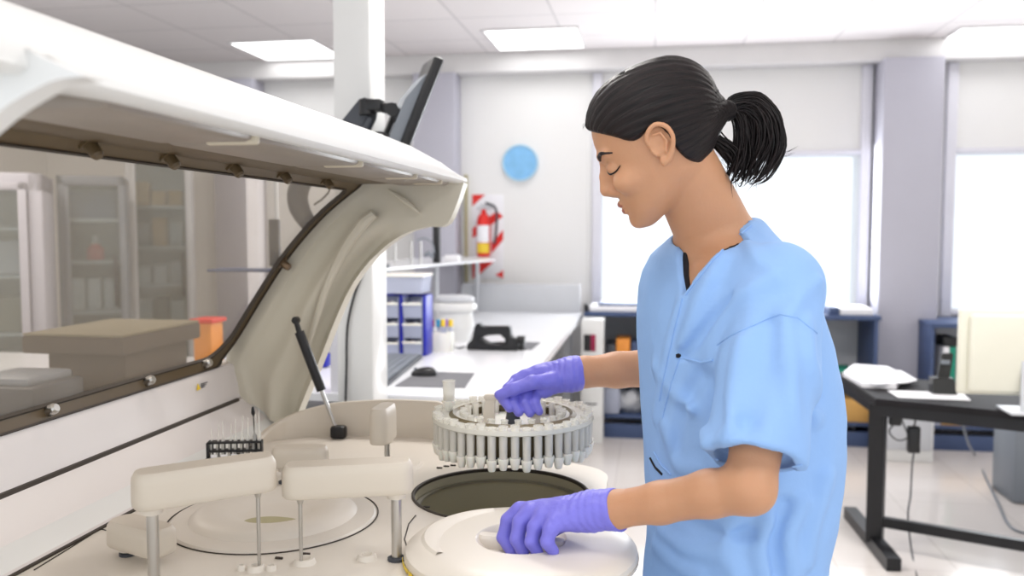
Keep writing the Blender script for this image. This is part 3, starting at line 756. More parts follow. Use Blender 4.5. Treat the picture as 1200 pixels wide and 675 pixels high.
# keyboard, mouse mat, mouse
kb = [bt_(441, 453), bt_(455, 454), bt_(496, 421), bt_(470, 417), bt_(441, 424)]
ke = empty('keyboard', kb[0], 'grey keyboard at the near corner of the bench beside the white column', 'keyboard')
ax = Vector(bt_(493, 420) - bt_(452, 453)); ax.z = 0; ax.normalize(); nx = Vector((-ax.y, ax.x, 0))
k0 = Vector(bt_(455, 453))
def kp(u, v, z): p = k0 + ax * u + nx * v; return (p.x, p.y, BZ + z)
KL = (Vector(bt_(493, 420)) - k0).length
def f(bm): prism(bm, [kp(0, 0, .001), kp(KL, 0, .001), kp(KL, .17, .001), kp(0, .17, .001)], (0, 0, .018))
part('case', 'blackg', ke, f)
def f(bm):
    for i in range(15):
        for j in range(5):
            u0 = .012 + i * (KL - .02) / 15; v0 = .012 + j * .030; prism(bm, [kp(u0, v0, .019), kp(u0 + (KL - .02) / 15 - .004, v0, .019), kp(u0 + (KL - .02) / 15 - .004, v0 + .025, .019), kp(u0, v0 + .025, .019)], (0, 0, .006))
part('keys', 'greyp', ke, f)
bm = NB(); prism(bm, [bt_(463, 453), bt_(545, 455), bt_(556, 438), bt_(490, 436)], (0, 0, .004)); tag(link('mouse_mat', bm, 'pad'), 'grey cloth mouse mat on the near end of the bench', 'mouse mat')
mp = bt_(497, 441)
ms = empty('computer_mouse', mp, 'black computer mouse on the grey mat', 'mouse')
bm = NB(); bmesh.ops.create_uvsphere(bm, u_segments=24, v_segments=14, radius=1)
for v in bm.verts: v.co = Vector((v.co.x * .056, v.co.y * .034, max(0, v.co.z) ** .8 * .034 * (1 + .25 * v.co.x))) + Vector(mp) + Vector((0, 0, .005))
link('shell', bm, 'black', ms)
def f(bm): cyl(bm, Vector(mp) + Vector((-.036, -.003, .030)), Vector(mp) + Vector((-.036, .003, .030)), .007, .007, 14)
part('wheel', 'greyp', ms, f)
# black handheld scanner shape on its cradle
sy = bt_(580, 411)[1]
sc = empty('handheld_scanner', bt_(580, 411), 'black handheld scanner with an open grip lying on the bench beside the pen rack', 'scanner')
def f(bm):
    o = [W(x, y, y=sy) for x, y in ((546, 410), (547, 403), (553, 398), (556, 382), (560, 378), (565, 383), (597, 383), (599, 396), (606, 398), (607, 410.5), (592, 410.8))]
    hole = [W(x, y, y=sy) for x, y in ((562, 397), (571, 393), (586, 392), (592, 397), (592, 402), (583, 404), (572, 403))]
    prism(bm, o, (0, .07, 0), [hole])
    bmesh.ops.bevel(bm, geom=[e for e in bm.edges if len(e.link_faces) == 2 and e.calc_face_angle(0) > .5], offset=.006, segments=2, affect='EDGES')
part('body', 'black', sc, f)
def f(bm): cyl(bm, W(606, 398, y=sy + .03), W(615, 399, y=sy + .03), .02, .024, 20); cyl(bm, W(611, 401, y=sy + .02), bt_(612, 410), .010, .016, 12)
part('stand_head', 'black', sc, f)
def f(bm): tube(bm, [W(545, 406, y=sy), bt_(536, 408), bt_(530, 404)], .004, 6, 5)
part('cable', 'black', sc, f)
bm = NB(); prism(bm, [bt_(604, 409), bt_(623, 410), bt_(633, 402), bt_(610, 401)], (0, 0, .004)); tag(link('mouse_mat', bm, 'pad'), 'small grey pad beside the black scanner', 'pad')
# ------------------------------------------------------------------ bins, shelf, bucket
by_ = bt_(470, 418)[1] + .05
rk2 = empty('bin_rack', bt_(470, 418), 'royal blue rack frame for clear parts bins, on the bench beside the white column', 'rack')
def wx(px): return W(px, 380, y=by_)[0]
def wz(py): return W(470, py, y=by_)[2]
def f(bm):
    box(bm, (wx(441), by_ + .10, BZ), (wx(498), by_ + .12, wz(346)), .003)
    for a in (440, 469.5, 497): box(bm, (wx(a), by_ - .02, BZ), (wx(a + 3.5), by_ + .11, wz(346)), .003)
    box(bm, (wx(440), by_ - .02, BZ), (wx(500), by_ + .11, BZ + .012), .002)
part('frame', 'binblue', rk2, f)
def binbox(x0, x1, z0, z1, y0, y1, lab, mm='bin'):
    t = .004
    e = empty('storage_bin', ((x0 + x1) / 2, y0, z0), lab, 'bin', 'clear bins in the blue rack')
    fl = .018
    def f(bm):
        box(bm, (x0, y0, z0), (x1, y1, z0 + t)); box(bm, (x0, y0, z0), (x0 + t, y1, z1)); box(bm, (x1 - t, y0, z0), (x1, y1, z1)); box(bm, (x0, y1 - t, z0), (x1, y1, z1))
        prism(bm, [(x0, y0, z0), (x1, y0, z0), (x1, y0 - fl, z0 + (z1 - z0) * .7), (x0, y0 - fl, z0 + (z1 - z0) * .7)], (0, t, 0))
    part('tub', mm, e, f)
    def f(bm): box(bm, (x0 - .002, y0 - fl - .006, z0 + (z1 - z0) * .66), (x1 + .002, y0 - fl + .006, z0 + (z1 - z0) * .78), .003)
    part('front_lip', 'cup', e, f)
    def f(bm):
        random.seed(int(x0 * 1000 + z0 * 777)); 
        for k in range(5):
            a = x0 + .012 + (x1 - x0 - .03) * random.random(); box(bm, (a, y0 + .02 + .012 * k, z0 + t), (a + .022, y0 + .03 + .012 * k, z0 + (z1 - z0) * (.45 + .4 * random.random())), .002)
    part('contents', random.choice(['paper', 'lightgrey', 'paper']), e, f)
names = ['top', 'middle', 'lowest']
for c, (a, b) in enumerate(((445, 468.5), (474.5, 496))):
    for r, (z0, z1) in enumerate(((372, 349), (395, 373), (416, 396))):
        if c and r == 2: z0, z1 = 416, 394
        binbox(wx(a), wx(b), wz(z0), wz(z1), by_ - .02, by_ + .09, '%s clear bin in the %s column of the blue rack' % (names[r], 'left' if c == 0 else 'right'))
e = empty('storage_box', (wx(470), by_, wz(345)), 'wide clear storage box lying on top of the blue bin rack', 'storage box')
def f(bm):
    x0, x1, z0, z1 = wx(446), wx(499), wz(343), wz(322); y0, y1 = by_ - .05, by_ + .12
    prism(bm, [(x0, y0, z1), (x1, y0, z1), (x1 - .012, y0 + .01, z0), (x0 + .012, y0 + .01, z0)], (0, y1 - y0, 0))
part('tub', 'bin', e, f)
def f(bm): box(bm, (wx(445), by_ - .055, wz(324)), (wx(500), by_ + .125, wz(321)), .003)
part('rim', 'cup', e, f)
def f(bm):
    random.seed(3)
    for k in range(14): a = wx(449 + 45 * random.random()); box(bm, (a, by_ - .03 + .1 * random.random(), wz(341)), (a + .03, by_ + .1, wz(328 + 8 * random.random())), .004)
part('contents', 'paper', e, f)
# glass shelf on posts above the bench
sy0 = bt_(560, 380)[1]
shz = W(508, 312, y=sy0 - .4)[2]
gs = empty('bench_shelf', (wx(500), sy0, BZ), 'narrow white and glass shelf on steel posts over the bench', 'shelf')
s0 = W(441, 318, z=shz); s1 = W(580, 306, z=shz); s2 = W(560, 300, z=shz); s3 = W(441, 308, z=shz)
def f(bm): prism(bm, [s0, s1, s2, s3], (0, 0, .012))
part('board', 'bench', gs, f)
def f(bm):
    for p in (W(559, 304, z=shz), W(511, 308, z=shz), W(455, 312, z=shz)): cyl(bm, (p[0], p[1], BZ), (p[0], p[1], shz), .016, .016, 14)
part('post', 'lightgrey', gs, f)
# things on the shelf
def on(px, py): return W(px, py, z=shz + .012)
p = on(512, 308); bm = NB(); box(bm, (p[0] - .022, p[1] - .02, p[2]), (p[0] + .022, p[1] + .02, W(512, 262, y=p[1])[2]), .006); tag(link('speaker_bar', bm, 'black'), 'tall narrow black box standing on the bench shelf under the hood tip', 'device')
p = on(478, 310)
e = empty('burette_stand', p, 'chrome stand with a curved clear hose on the bench shelf', 'stand')
def f(bm):
    for x in (463, 482, 493): a = on(x, 310); cyl(bm, a, (a[0], a[1], W(x, 283, y=a[1])[2]), .006, .006, 10)
part('rod', 'steel', e, f)
def f(bm): tube(bm, [W(x, y, y=p[1]) for x, y in ((488, 282), (497, 279), (506, 284), (509, 297))], .005, 8, 6); tube(bm, [W(x, y, y=p[1]) for x, y in ((498, 300), (503, 296), (507, 302))], .012, 8, 4)
part('hose', 'greyp', e, f)
p = on(530, 306); bm = NB(); box(bm, (p[0] - .05, p[1] - .03, p[2]), (p[0] + .05, p[1] + .03, p[2] + .04), .006); tag(link('small_carton', bm, 'paper'), 'small white carton on the bench shelf right of the black box', 'carton')
p = on(449, 314); bm = NB(); box(bm, (p[0] - .02, p[1] - .02, p[2]), (p[0] + .03, p[1] + .03, p[2] + .02), .005); tag(link('tape_roll_holder', bm, 'blackg'), 'small dark clip box at the left end of the bench shelf', 'box')
# white bucket with lids
pb = bt_(533, 399); rb = (W(557, 360, y=pb[1])[0] - W(507, 360, y=pb[1])[0]) / 2
def bz_(py): return W(533, py, y=pb[1])[2] - BZ
e = empty('lidded_tub', pb, 'large white plastic tub with a stacked lid behind the pen rack', 'tub')
def f(bm): lathe(bm, pb, [(0, 0), (rb * .62, 0), (rb * .84, bz_(384)), (rb * .9, bz_(381)), (rb * .82, bz_(366)), (rb * .88, bz_(364)), (0, bz_(364))], 40, sy=.8)
part('tub', 'white', e, f)
def f(bm): lathe(bm, pb, [(rb * .9, bz_(364)), (rb, bz_(363)), (rb * 1.02, bz_(358)), (rb * .96, bz_(355)), (rb * .8, bz_(353)), (0, bz_(353))], 40, sy=.8)
part('lid', 'white', e, f)
def f(bm): lathe(bm, pb, [(rb * .86, bz_(353)), (rb * .92, bz_(352)), (rb * .9, bz_(348)), (rb * .7, bz_(346)), (0, bz_(346))], 40, sy=.8)
part('upper_lid', 'lightgrey', e, f)
# white pen / tube cup rack with coloured caps
pr0 = bt_(513, 412)
e = empty('cap_rack', pr0, 'white open rack holding colour-capped tubes on the bench', 'rack')
def f(bm):
    a, b = bt_(498, 412), bt_(530, 412)
    for y in (0, .06): box(bm, (a[0], a[1] + y, BZ), (b[0], a[1] + y + .004, W(513, 390, y=a[1])[2]), .001)
    for x in (a[0], (a[0] + b[0]) / 2, b[0] - .004): box(bm, (x, a[1], BZ), (x + .004, a[1] + .06, W(513, 390, y=a[1])[2]), .001)
part('basket', 'cup', e, f)
cols = ['yellow', 'purple', 'cyan', 'orange', 'crimson', 'cyan', 'yellow', 'purple', 'yellow']
cn = ['yellow', 'violet', 'pale blue', 'orange', 'dark red', 'bright blue', 'amber', 'dark violet', 'golden']
for i, x in enumerate((478, 487, 493, 499, 505, 513, 518, 521, 527)):
    pp = bt_(x, 412 - (i % 3)); top_ = W(x, 383, y=pp[1])[2]
    t = empty('capped_tube', pp, 'clear tube with a %s cap, %s of the colour-capped row' % (cn[i], ['leftmost', 'second from the left', 'third from the left', 'fourth from the left', 'middle one', 'fourth from the right', 'third from the right', 'second from the right', 'rightmost'][i]), 'capped tube', 'colour-capped tubes on the bench')
    part('tube', 'bin', t, lambda bm: cyl(bm, (pp[0], pp[1] + .02, BZ + .004), (pp[0], pp[1] + .02, top_), .009, .010, 12))
    part('cap', cols[i], t, lambda bm: cyl(bm, (pp[0], pp[1] + .02, top_), (pp[0], pp[1] + .02, top_ + .035), .013, .012, 14))
# dark device left of the column, under the strut
p = W(366, 492, y=2.5); bm = NB(); box(bm, (p[0] - .10, 2.45, .72), (p[0] + .07, 2.60, W(366, 481, y=2.45)[2]), .008); 
e = empty('barcode_printer', (p[0], 2.5, .72), 'black device tucked behind the far cheek of the hood, under the gas strut', 'device')
link('case', bm, 'black', e)
bm = NB(); box(bm, (p[0] + .0, 2.444, W(366, 490, y=2.45)[2]), (p[0] + .05, 2.452, W(366, 485, y=2.45)[2]), .001); link('slot', bm, 'blackg', e)
bm = NB(); box(bm, (p[0] - .16, 2.42, 0), (p[0] + .10, 2.66, .72), .006); tag(link('device_stand', bm, 'lightgrey'), 'grey pedestal under the black device behind the hood cheek', 'pedestal')
# ------------------------------------------------------------------ things on the back wall
p = W(610, 191, y=YW)
e = empty('wall_disc', (p[0], YW, p[2]), 'round pale blue disc with a light rim hung on the white back wall', 'wall disc')
R_ = 20 * 7.0 / F * .96
def f(bm): cyl(bm, (p[0], YW - .022, p[2]), (p[0], YW - .001, p[2]), R_, R_, 48)
part('face', 'skyblue', e, f)
def f(bm):
    rows = []
    for i in range(48):
        a = 2 * PI * i / 48; rows.append([(p[0] + r * math.cos(a), y, p[2] + r * math.sin(a)) for r, y in ((R_ * .93, YW - .024), (R_ * .97, YW - .032), (R_ * 1.04, YW - .03), (R_ * 1.04, YW - .001))])
    rows.append(rows[0]); gridsurf(bm, rows)
part('rim', 'palecyan', e, f)
# fire extinguisher board
ex0, ex1 = W(554, 250, y=YW)[0], W(590, 250, y=YW)[0]; ez0, ez1 = W(572, 326, y=YW)[2], W(572, 228, y=YW)[2]
e = empty('extinguisher_board', ((ex0 + ex1) / 2, YW, ez0), 'white board with slanted red stripes behind the fire extinguisher', 'sign board')
bxp('panel', 'paper', e, (ex0, YW - .012, ez0), (ex1, YW - .001, ez1), .001)
wE, hE = ex1 - ex0, ez1 - ez0
def f(bm):
    for (u0, v0, u1, v1, u2, v2, u3, v3) in ((0, 1, .42, 1, 0, .86, 0, .86), (0, .60, .0, .48, 1, .74, .8, .80), (.62, .42, .62, .30, 1, .46, 1, .58), (0, .18, 0, 0, .08, 0, .7, .2), (.75, .04, 1, .0, 1, .10, 1, .10)):
        q = [(u0, v0), (u1, v1), (u2, v2), (u3, v3)]; q = list(dict.fromkeys(q))
        if len(q) > 2: prism(bm, [(ex0 + u * wE, YW - .0145, ez0 + v * hE) for u, v in q], (0, .002, 0))
part('stripes', 'red', e, f)
x = ex0 + wE * .42; y = YW - .08; zb = ez0 + hE * .26
e = empty('fire_extinguisher', (x, y, zb), 'red fire extinguisher with a white and orange label hanging on the striped board', 'fire extinguisher')
def f(bm): lathe(bm, (x, y, zb), [(0, 0), (.046, .004), (.052, .02), (.052, .26), (.046, .30), (.026, .325), (.018, .33), (.018, .36), (0, .36)], 32)
part('cylinder', 'red', e, f)
def f(bm):
    rows = []
    for i in range(13):
        a = math.radians(-150 + 10 * i); rows.append([(x + .0532 * math.cos(a), y + .0532 * math.sin(a), zb + z) for z in (.11, .24)])
    gridsurf(bm, rows)
part('label', 'paper', e, f, label='white label')
def f(bm):
    rows = []
    for i in range(13):
        a = math.radians(-150 + 10 * i); rows.append([(x + .0532 * math.cos(a), y + .0532 * math.sin(a), zb + z) for z in (.03, .105)])
    gridsurf(bm, rows)
part('lower_label', 'yellow', e, f, label='orange yellow label')
def f(bm): box(bm, (x - .05, y - .015, zb + .36), (x + .06, y + .015, zb + .38), .005); box(bm, (x - .03, y - .012, zb + .39), (x + .085, y + .012, zb + .40), .004); cyl(bm, (x, y, zb + .33), (x, y, zb + .39), .016, .016, 14)
part('valve_handle', 'lightgrey', e, f)
def f(bm): tube(bm, [(x + .02, y - .02, zb + .41), (x + .10, y - .03, zb + .36), (x + .10, y - .02, zb + .2), (x + .085, y - .02, zb + .1)], .010, 8, 6)
part('hose', 'blackg', e, f)
p = W(563, 252, y=YW - .02); e = tag(part('round_sign', 'paper', None, lambda bm: (cyl(bm, (p[0], YW - .03, p[2]), (p[0], YW - .014, p[2]), .062, .062, 32))), 'small round white sign above the fire extinguisher', 'sign')
p = W(546, 243, y=YW - .02); tag(bxp('wall_pipe', 'olive', None, (p[0] - .012, YW - .03, 1.05), (p[0] + .012, YW - .002, W(546, 205, y=YW)[2]), .004), 'pale beige strip running down the wall left of the striped board', 'strip')

# ------------------------------------------------------------------ navy shelf units under the windows
def shelf_unit(x0, x1, y0, y1, h, uprights, shelves, lab):
    e = empty('shelf_unit', ((x0 + x1) / 2, y0, 0), lab, 'shelf unit')
    bxp('top', 'blueframe', e, (x0, y0 - .01, h - .03), (x1, y1, h), .003)
    for u in uprights: bxp('upright', 'blueframe', e, (u - .0125, y0, .0), (u + .0125, y1, h - .03), .002)
    for a, b, z in shelves: bxp('shelf', 'blueframe', e, (a, y0 + .01, z - .02), (b, y1, z), .002)
    bxp('plinth', 'blueframe', e, (x0, y0 + .002, 0), (x1, y0 + .02, .10), .002)
    bxp('back_panel', 'lightgrey', e, (x0, y1 - .01, .09), (x1, y1, h - .02), 0)
    return e
SY = 6.05
sx = lambda px, y=SY: W(px, 400, y=y)[0]
sz = lambda py, y=SY: W(800, py, y=y)[2]
SHT = sz(367)
ups = [sx(687), sx(758), sx(880), sx(1027)]
shelf_unit(sx(684), sx(1032), SY, YW - .06, SHT, ups, [(ups[0], ups[1], sz(450)), (ups[0], ups[1], .16), (ups[1], ups[2], .16), (ups[2], ups[3], sz(438)), (ups[2], ups[3], .16)], 'navy blue open shelf unit under the left window, behind the person')
u2 = [sx(1093), sx(1230), sx(1330)]
shelf_unit(sx(1090), sx(1340), SY, YW - .06, sz(374), u2, [(u2[0], u2[1], sz(462)), (u2[0], u2[1], .16), (u2[1], u2[2], .16)], 'navy blue open shelf unit under the right window, behind the cream monitor')
def cbox(name, m, x0, x1, z0, z1, y0, dy, lab, cat, bev=.004, grp=None):
    o = bxp(name, m, None, (sx(x0, y0), y0, sz(z0, y0)), (sx(x1, y0), y0 + dy, sz(z1, y0)), bev); return tag(o, lab, cat, grp)
T0 = SHT + .001
def topbox(name, m, a, b, h, y0, y1, lab, cat, z=None):
    z = T0 if z is None else z
    return tag(bxp(name, m, None, (sx(a), y0, z), (sx(b), y1, z + h), .004), lab, cat)
topbox('file_stack', 'paper', 690, 752, .035, SY + .02, SY + .32, 'stack of white papers on the navy shelf top left of the person', 'papers')
topbox('blue_folder', 'blueframe', 700, 760, .016, SY + .05, SY + .35, 'blue folder on the white papers left of the person', 'folder', T0 + .037)
topbox('black_box', 'black', 684, 689, .05, SY + .0, SY + .12, 'small black block at the left end of the navy shelf top', 'block')
topbox('folder', 'paper', 985, 1024, .045, SY + .03, SY + .33, 'white file on the navy shelf top right of the person', 'file')
topbox('folder', 'blueframe', 972, 984, .05, SY + .03, SY + .33, 'dark blue binder lying on the navy shelf top right of the person', 'binder')
# contents
zs1 = sz(450) + .001
def shelfbox(name, m, a, b, z, h, lab, cat, dy=.22, y0=SY + .03, grp=None): return tag(bxp(name, m, None, (sx(a), y0, z), (sx(b), y0 + dy, z + h), .004), lab, cat, grp)
shelfbox('binder', 'orange', 722, 738, zs1, .30, 'orange binder standing on the shelf left of the person', 'binder')
shelfbox('binder', 'blackg', 710, 721, zs1, .26, 'dark grey binder left of the orange binder', 'binder')
shelfbox('binder', 'blueframe', 740, 750, zs1, .28, 'slate blue binder right of the orange binder', 'binder')
pl_ = empty('plastic_tub', (sx(725), SY + .1, .16), 'clear plastic tub of crumpled bags on the bottom shelf left of the person', 'tub')
bxp('tub', 'bin', pl_, (sx(706), SY + .02, .161), (sx(727), SY + .3, .161 + .19), .02)
def f(bm):
    random.seed(5)
    for k in range(16):
        r = bmesh.ops.create_icosphere(bm, subdivisions=2, radius=.05 + .03 * random.random()); o_ = Vector((sx(728 + 24 * random.random()), SY + .12 + .1 * random.random(), .22 + .06 * random.random()))
        for v in r['verts']: v.co = v.co * (1 + .35 * (random.random() - .5)) + o_
part('crumpled_bags', 'lightgrey', pl_, f)
# white drawer cabinet standing left of the shelf unit
dc = empty('drawer_cabinet', (sx(694, 5.85), 5.85, 0), 'slim white drawer cabinet at the end of the long bench', 'cabinet')
a, b = sx(681, 5.85), sx(707, 5.85); zt_ = sz(376, 5.85)
bxp('body', 'white', dc, (a, 5.85, .0), (b, 6.03, zt_), .006)
bxp('opening', 'black', dc, (sx(684, 5.84), 5.845, sz(414, 5.85)), (sx(692, 5.84), 5.855, sz(394, 5.85)), .001)
bxp('red_folder', 'crimson', dc, (sx(692, 5.84), 5.845, sz(414, 5.85)), (sx(698, 5.84), 5.855, sz(394, 5.85)), .001)
for yy in (422, 475):
    bxp('drawer', 'white', dc, (sx(684, 5.84), 5.838, sz(yy + 18, 5.85)), (sx(704, 5.84), 5.852, sz(yy, 5.85)), .003)
    bxp('handle', 'blackg', dc, (sx(686, 5.84), 5.83, sz(yy + 2, 5.85)), (sx(700, 5.84), 5.84, sz(yy + .5, 5.85)), .001)
zr = sz(438) + .001
shelfbox('green_case', 'green', 976, 1004, zr + .03, .022, 'green flat case on papers in the shelf right of the person', 'case')
shelfbox('paper_pile', 'paper', 970, 1016, zr, .028, 'low pile of papers under the green case', 'papers', y0=SY + .02, dy=.3)
shelfbox('cardboard_box', 'card', 972, 1022, .161, sz(463) - .161, 'cardboard box on the bottom shelf just right of the person', 'cardboard box', dy=.3)
shelfbox('cardboard_box', 'card', 1108, 1180, .161, sz(462) - .03 - .161, 'cardboard box on the bottom shelf behind the black table frame at the right', 'cardboard box', dy=.3)
zg = sz(462) + .001
shelfbox('binder', 'green', 1116, 1123, zg, .36, 'green binder standing upright in the right shelf unit', 'binder')
shelfbox('binder', 'paper', 1108, 1115, zg, .36, 'white binder standing left of the green binder', 'binder')
shelfbox('black_case', 'black', 1107, 1124, zg + .362, .06, 'black case lying across the tops of the white and green binders', 'case')
shelfbox('clear_bag', 'bin', 1096, 1106, .161, .11, 'crumpled clear bag beside the cardboard box at the right', 'bag', dy=.1, y0=SY + .01)
wb = empty('pedestal_drawer', (sx(1070, 5.75), 5.75, 0), 'white drawer pedestal on the floor behind the black table', 'pedestal')
bxp('body', 'white', wb, (sx(1038, 5.7), 5.70, 0), (sx(1098, 5.7), 6.02, sz(482, 5.7)), .006)
for zz in (.08, .30): bxp('drawer', 'lightgrey', wb, (sx(1041, 5.7), 5.688, zz), (sx(1095, 5.7), 5.70, zz + .2), .003)
tag(bxp('grey_case', 'greyp', None, tuple(W(1188, 540, y=4.9) * [1, 1, 0]), tuple(np.array([W(1260, 500, y=4.9)[0], 5.2, W(1200, 494, y=4.9)[2]])), .02), 'grey case standing on the floor at the right edge', 'case')

# ------------------------------------------------------------------ black table at the right
TZ = .70
A_ = W(1026, 467, z=TZ); B_ = W(1290, 493, z=TZ); 
ex = Vector(B_ - A_); ex.z = 0; TLn = 1.6; ex.normalize(); ey = Vector((-ex.y, ex.x, 0))
back = Vector(W(978, 436, z=TZ) - A_); back.z = 0; TD = back.length; ey = back.normalized()
def tp_(u, v, z): p = Vector(A_) + ex * u + ey * v; return Vector((p.x, p.y, z))
tb = empty('black_table', tuple(tp_(.8, .4, 0)), 'black office table with square metal legs at the right', 'table')
def f(bm): prism(bm, [tp_(0, 0, TZ - .03), tp_(TLn, 0, TZ - .03), tp_(TLn, TD, TZ - .03), tp_(0, TD, TZ - .03)], (0, 0, .03))
part('tabletop', 'table', tb, f)
def bar(bm, p, q, w, h):
    p = Vector(p); q = Vector(q); t = (q - p).normalized(); up = Vector((0, 0, 1)) if abs(t.z) < .9 else ex; s = t.cross(up).normalized(); up = s.cross(t)
    o = [p + s * a * w / 2 + up * b * h / 2 for a, b in ((-1, -1), (1, -1), (1, 1), (-1, 1))]; prism(bm, o, q - p)
def f(bm):
    bar(bm, tp_(.0, .03, TZ - .055), tp_(TLn, .03, TZ - .055), .04, .05); bar(bm, tp_(0, TD - .03, TZ - .055), tp_(TLn, TD - .03, TZ - .055), .04, .05); bar(bm, tp_(.03, 0.03, TZ - .055), tp_(.03, TD - .03, TZ - .055), .04, .05)
part('apron', 'tleg', tb, f)
fz = .03
for u in (.03, TLn - .05):
    def f(bm): bar(bm, tp_(u, .06, TZ - .03), tp_(u, .06, fz), .055, .07)
    part('leg', 'tleg', tb, f)
    def f(bm): bar(bm, tp_(u, -.22, fz), tp_(u, TD - .25, fz), .06, .055)
    part('foot', 'tleg', tb, f)
def f(bm): bar(bm, tp_(.03, .06, .13), tp_(TLn - .05, .06, .13), .03, .045)
part('stretcher', 'tleg', tb, f)
def tt_(px, py, dz=.0): return W(px, py, z=TZ + dz)
def sheet(name, pts, dz, th, lab, cat, m='paper'):
    bm = NB(); prism(bm, [tuple(W(a, b, z=TZ + dz)) for a, b in pts], (0, 0, th)); return tag(link(name, bm, m), lab, cat)
sheet('paper_stack', ((988, 441), (1010, 454), (1050, 456), (1060, 444), (1040, 434), (1000, 431)), .001, .022, 'thick loose stack of white papers at the left end of the black table', 'papers')
sheet('paper_sheet', ((1000, 434), (1024, 451), (1062, 449), (1075, 446), (1056, 435)), .024, .004, 'white printed sheet on top of the thick paper stack', 'paper')
sheet('paper_sheet', ((1040, 458), (1052, 466), (1138, 470), (1128, 461)), .001, .003, 'flat white sheets under the cordless phone', 'papers')
# phone on its charger
pp = tt_(1105, 462)
ph = empty('cordless_phone', pp, 'black cordless phone standing in its charger on the black table', 'phone')
def f(bm):
    a = Vector(pp) + Vector((0, 0, .004)); prism(bm, [a + Vector((-.052, -.03, 0)), a + Vector((.052, -.03, 0)), a + Vector((.046, .0, .07)), a + Vector((-.046, .0, .07))], (0, .06, 0))
part('charger', 'black', ph, f)
def f(bm):
    b = Vector(W(1105, 446, y=pp[1] + .02)); c = Vector(W(1110, 414, y=pp[1] + .06)); d = (c - b).normalized(); s = Vector((1, 0, 0)); n = s.cross(d).normalized()
    o = [b + s * x + n * y for x, y in ((-.026, -.012), (.026, -.012), (.026, .012), (-.026, .012))]; prism(bm, o, c - b)
    bmesh.ops.bevel(bm, geom=list(bm.edges), offset=.005, segments=2, affect='EDGES')
part('handset', 'black', ph, f)
def f(bm):
    b = W(1108, 424, y=pp[1] + .03); box(bm, (b[0] - .018, b[1] - .006, b[2] - .012), (b[0] + .018, b[1] + .006, b[2] + .008), .001)
part('display', 'greyp', ph, f)
# cream monitor seen from behind
m0 = W(1119, 463, y=3.86); 
mn = empty('desktop_monitor', (1.45, 3.9, TZ), 'cream desktop monitor seen from behind on the black table', 'monitor')
mx0 = W(1121, 420, y=3.9)[0]; mz0 = W(1130, 461, y=3.9)[2]; mz1 = W(1130, 361, y=3.9)[2]
def f(bm): box(bm, (mx0, 3.88, mz0), (mx0 + .56, 3.91, mz1), .012, 3)
part('bezel', 'monitor', mn, f)
def f(bm): box(bm, (mx0 + .035, 3.85, mz0 + .012), (mx0 + .525, 3.885, mz1 - .02), .018, 4)
part('rear_shell', 'monitor', mn, f)
def f(bm):
    sxp = mx0 + .28
    prism(bm, [(sxp - .045, 3.845, mz0 + .15), (sxp + .045, 3.845, mz0 + .15), (sxp + .06, 3.80, TZ + .008), (sxp - .06, 3.80, TZ + .008)], (0, .012, 0)); box(bm, (sxp - .11, 3.76, TZ + .001), (sxp + .11, 3.93, TZ + .012), .004)
part('stand', 'lightgrey', mn, f)
# power bricks and cables hanging below the table
y_ = A_[1] + .06
def brick(x0, x1, z0, z1, lab):
    e = empty('power_adapter', W((x0 + x1) / 2, z1, y=y_), lab, 'power adapter', None)
    a, b = W(x0, z1, y=y_), W(x1, z0, y=y_); bxp('case', 'black', e, (a[0], y_ - .02, a[2]), (b[0], y_ + .02, b[2]), .006); return e
e1_ = brick(1042, 1056, 480, 498, 'small black plug adapter under the table edge, next to the table leg')
part('cable', 'black', e1_, lambda bm: tube(bm, [W(x, y, y=y_) for x, y in ((1048, 497), (1042, 506), (1052, 516), (1064, 512), (1060, 500), (1056, 490))], .0035, 6, 6))
e2_ = brick(1063, 1078, 500, 530, 'larger black power brick hanging from a cable under the table')
part('cable', 'black', e2_, lambda bm: tube(bm, [W(x, y, y=y_) for x, y in ((1074, 476), (1073, 490), (1071, 502))], .004, 6, 4))
part('cable', 'blackg', e2_, lambda bm: tube(bm, [W(1071, 530, y=y_), W(1069, 545, y=y_), W(1067, 580, y=y_), W(1064, 605, y=y_), W(1069, 650, z=.006), W(1078, 690, z=.006)], .0038, 6, 6))
bm = NB(); tube(bm, [W(1125, 485, y=5.0), W(1135, 520, y=5.2), W(1142, 532, z=.006), W(1158, 565, z=.006), W(1170, 590, z=.006), W(1185, 618, z=.006), W(1215, 628, z=.006)], .006, 6, 6)
tag(link('floor_cable', bm, 'greyp'), 'grey cable trailing over the tiled floor at the right', 'cable')

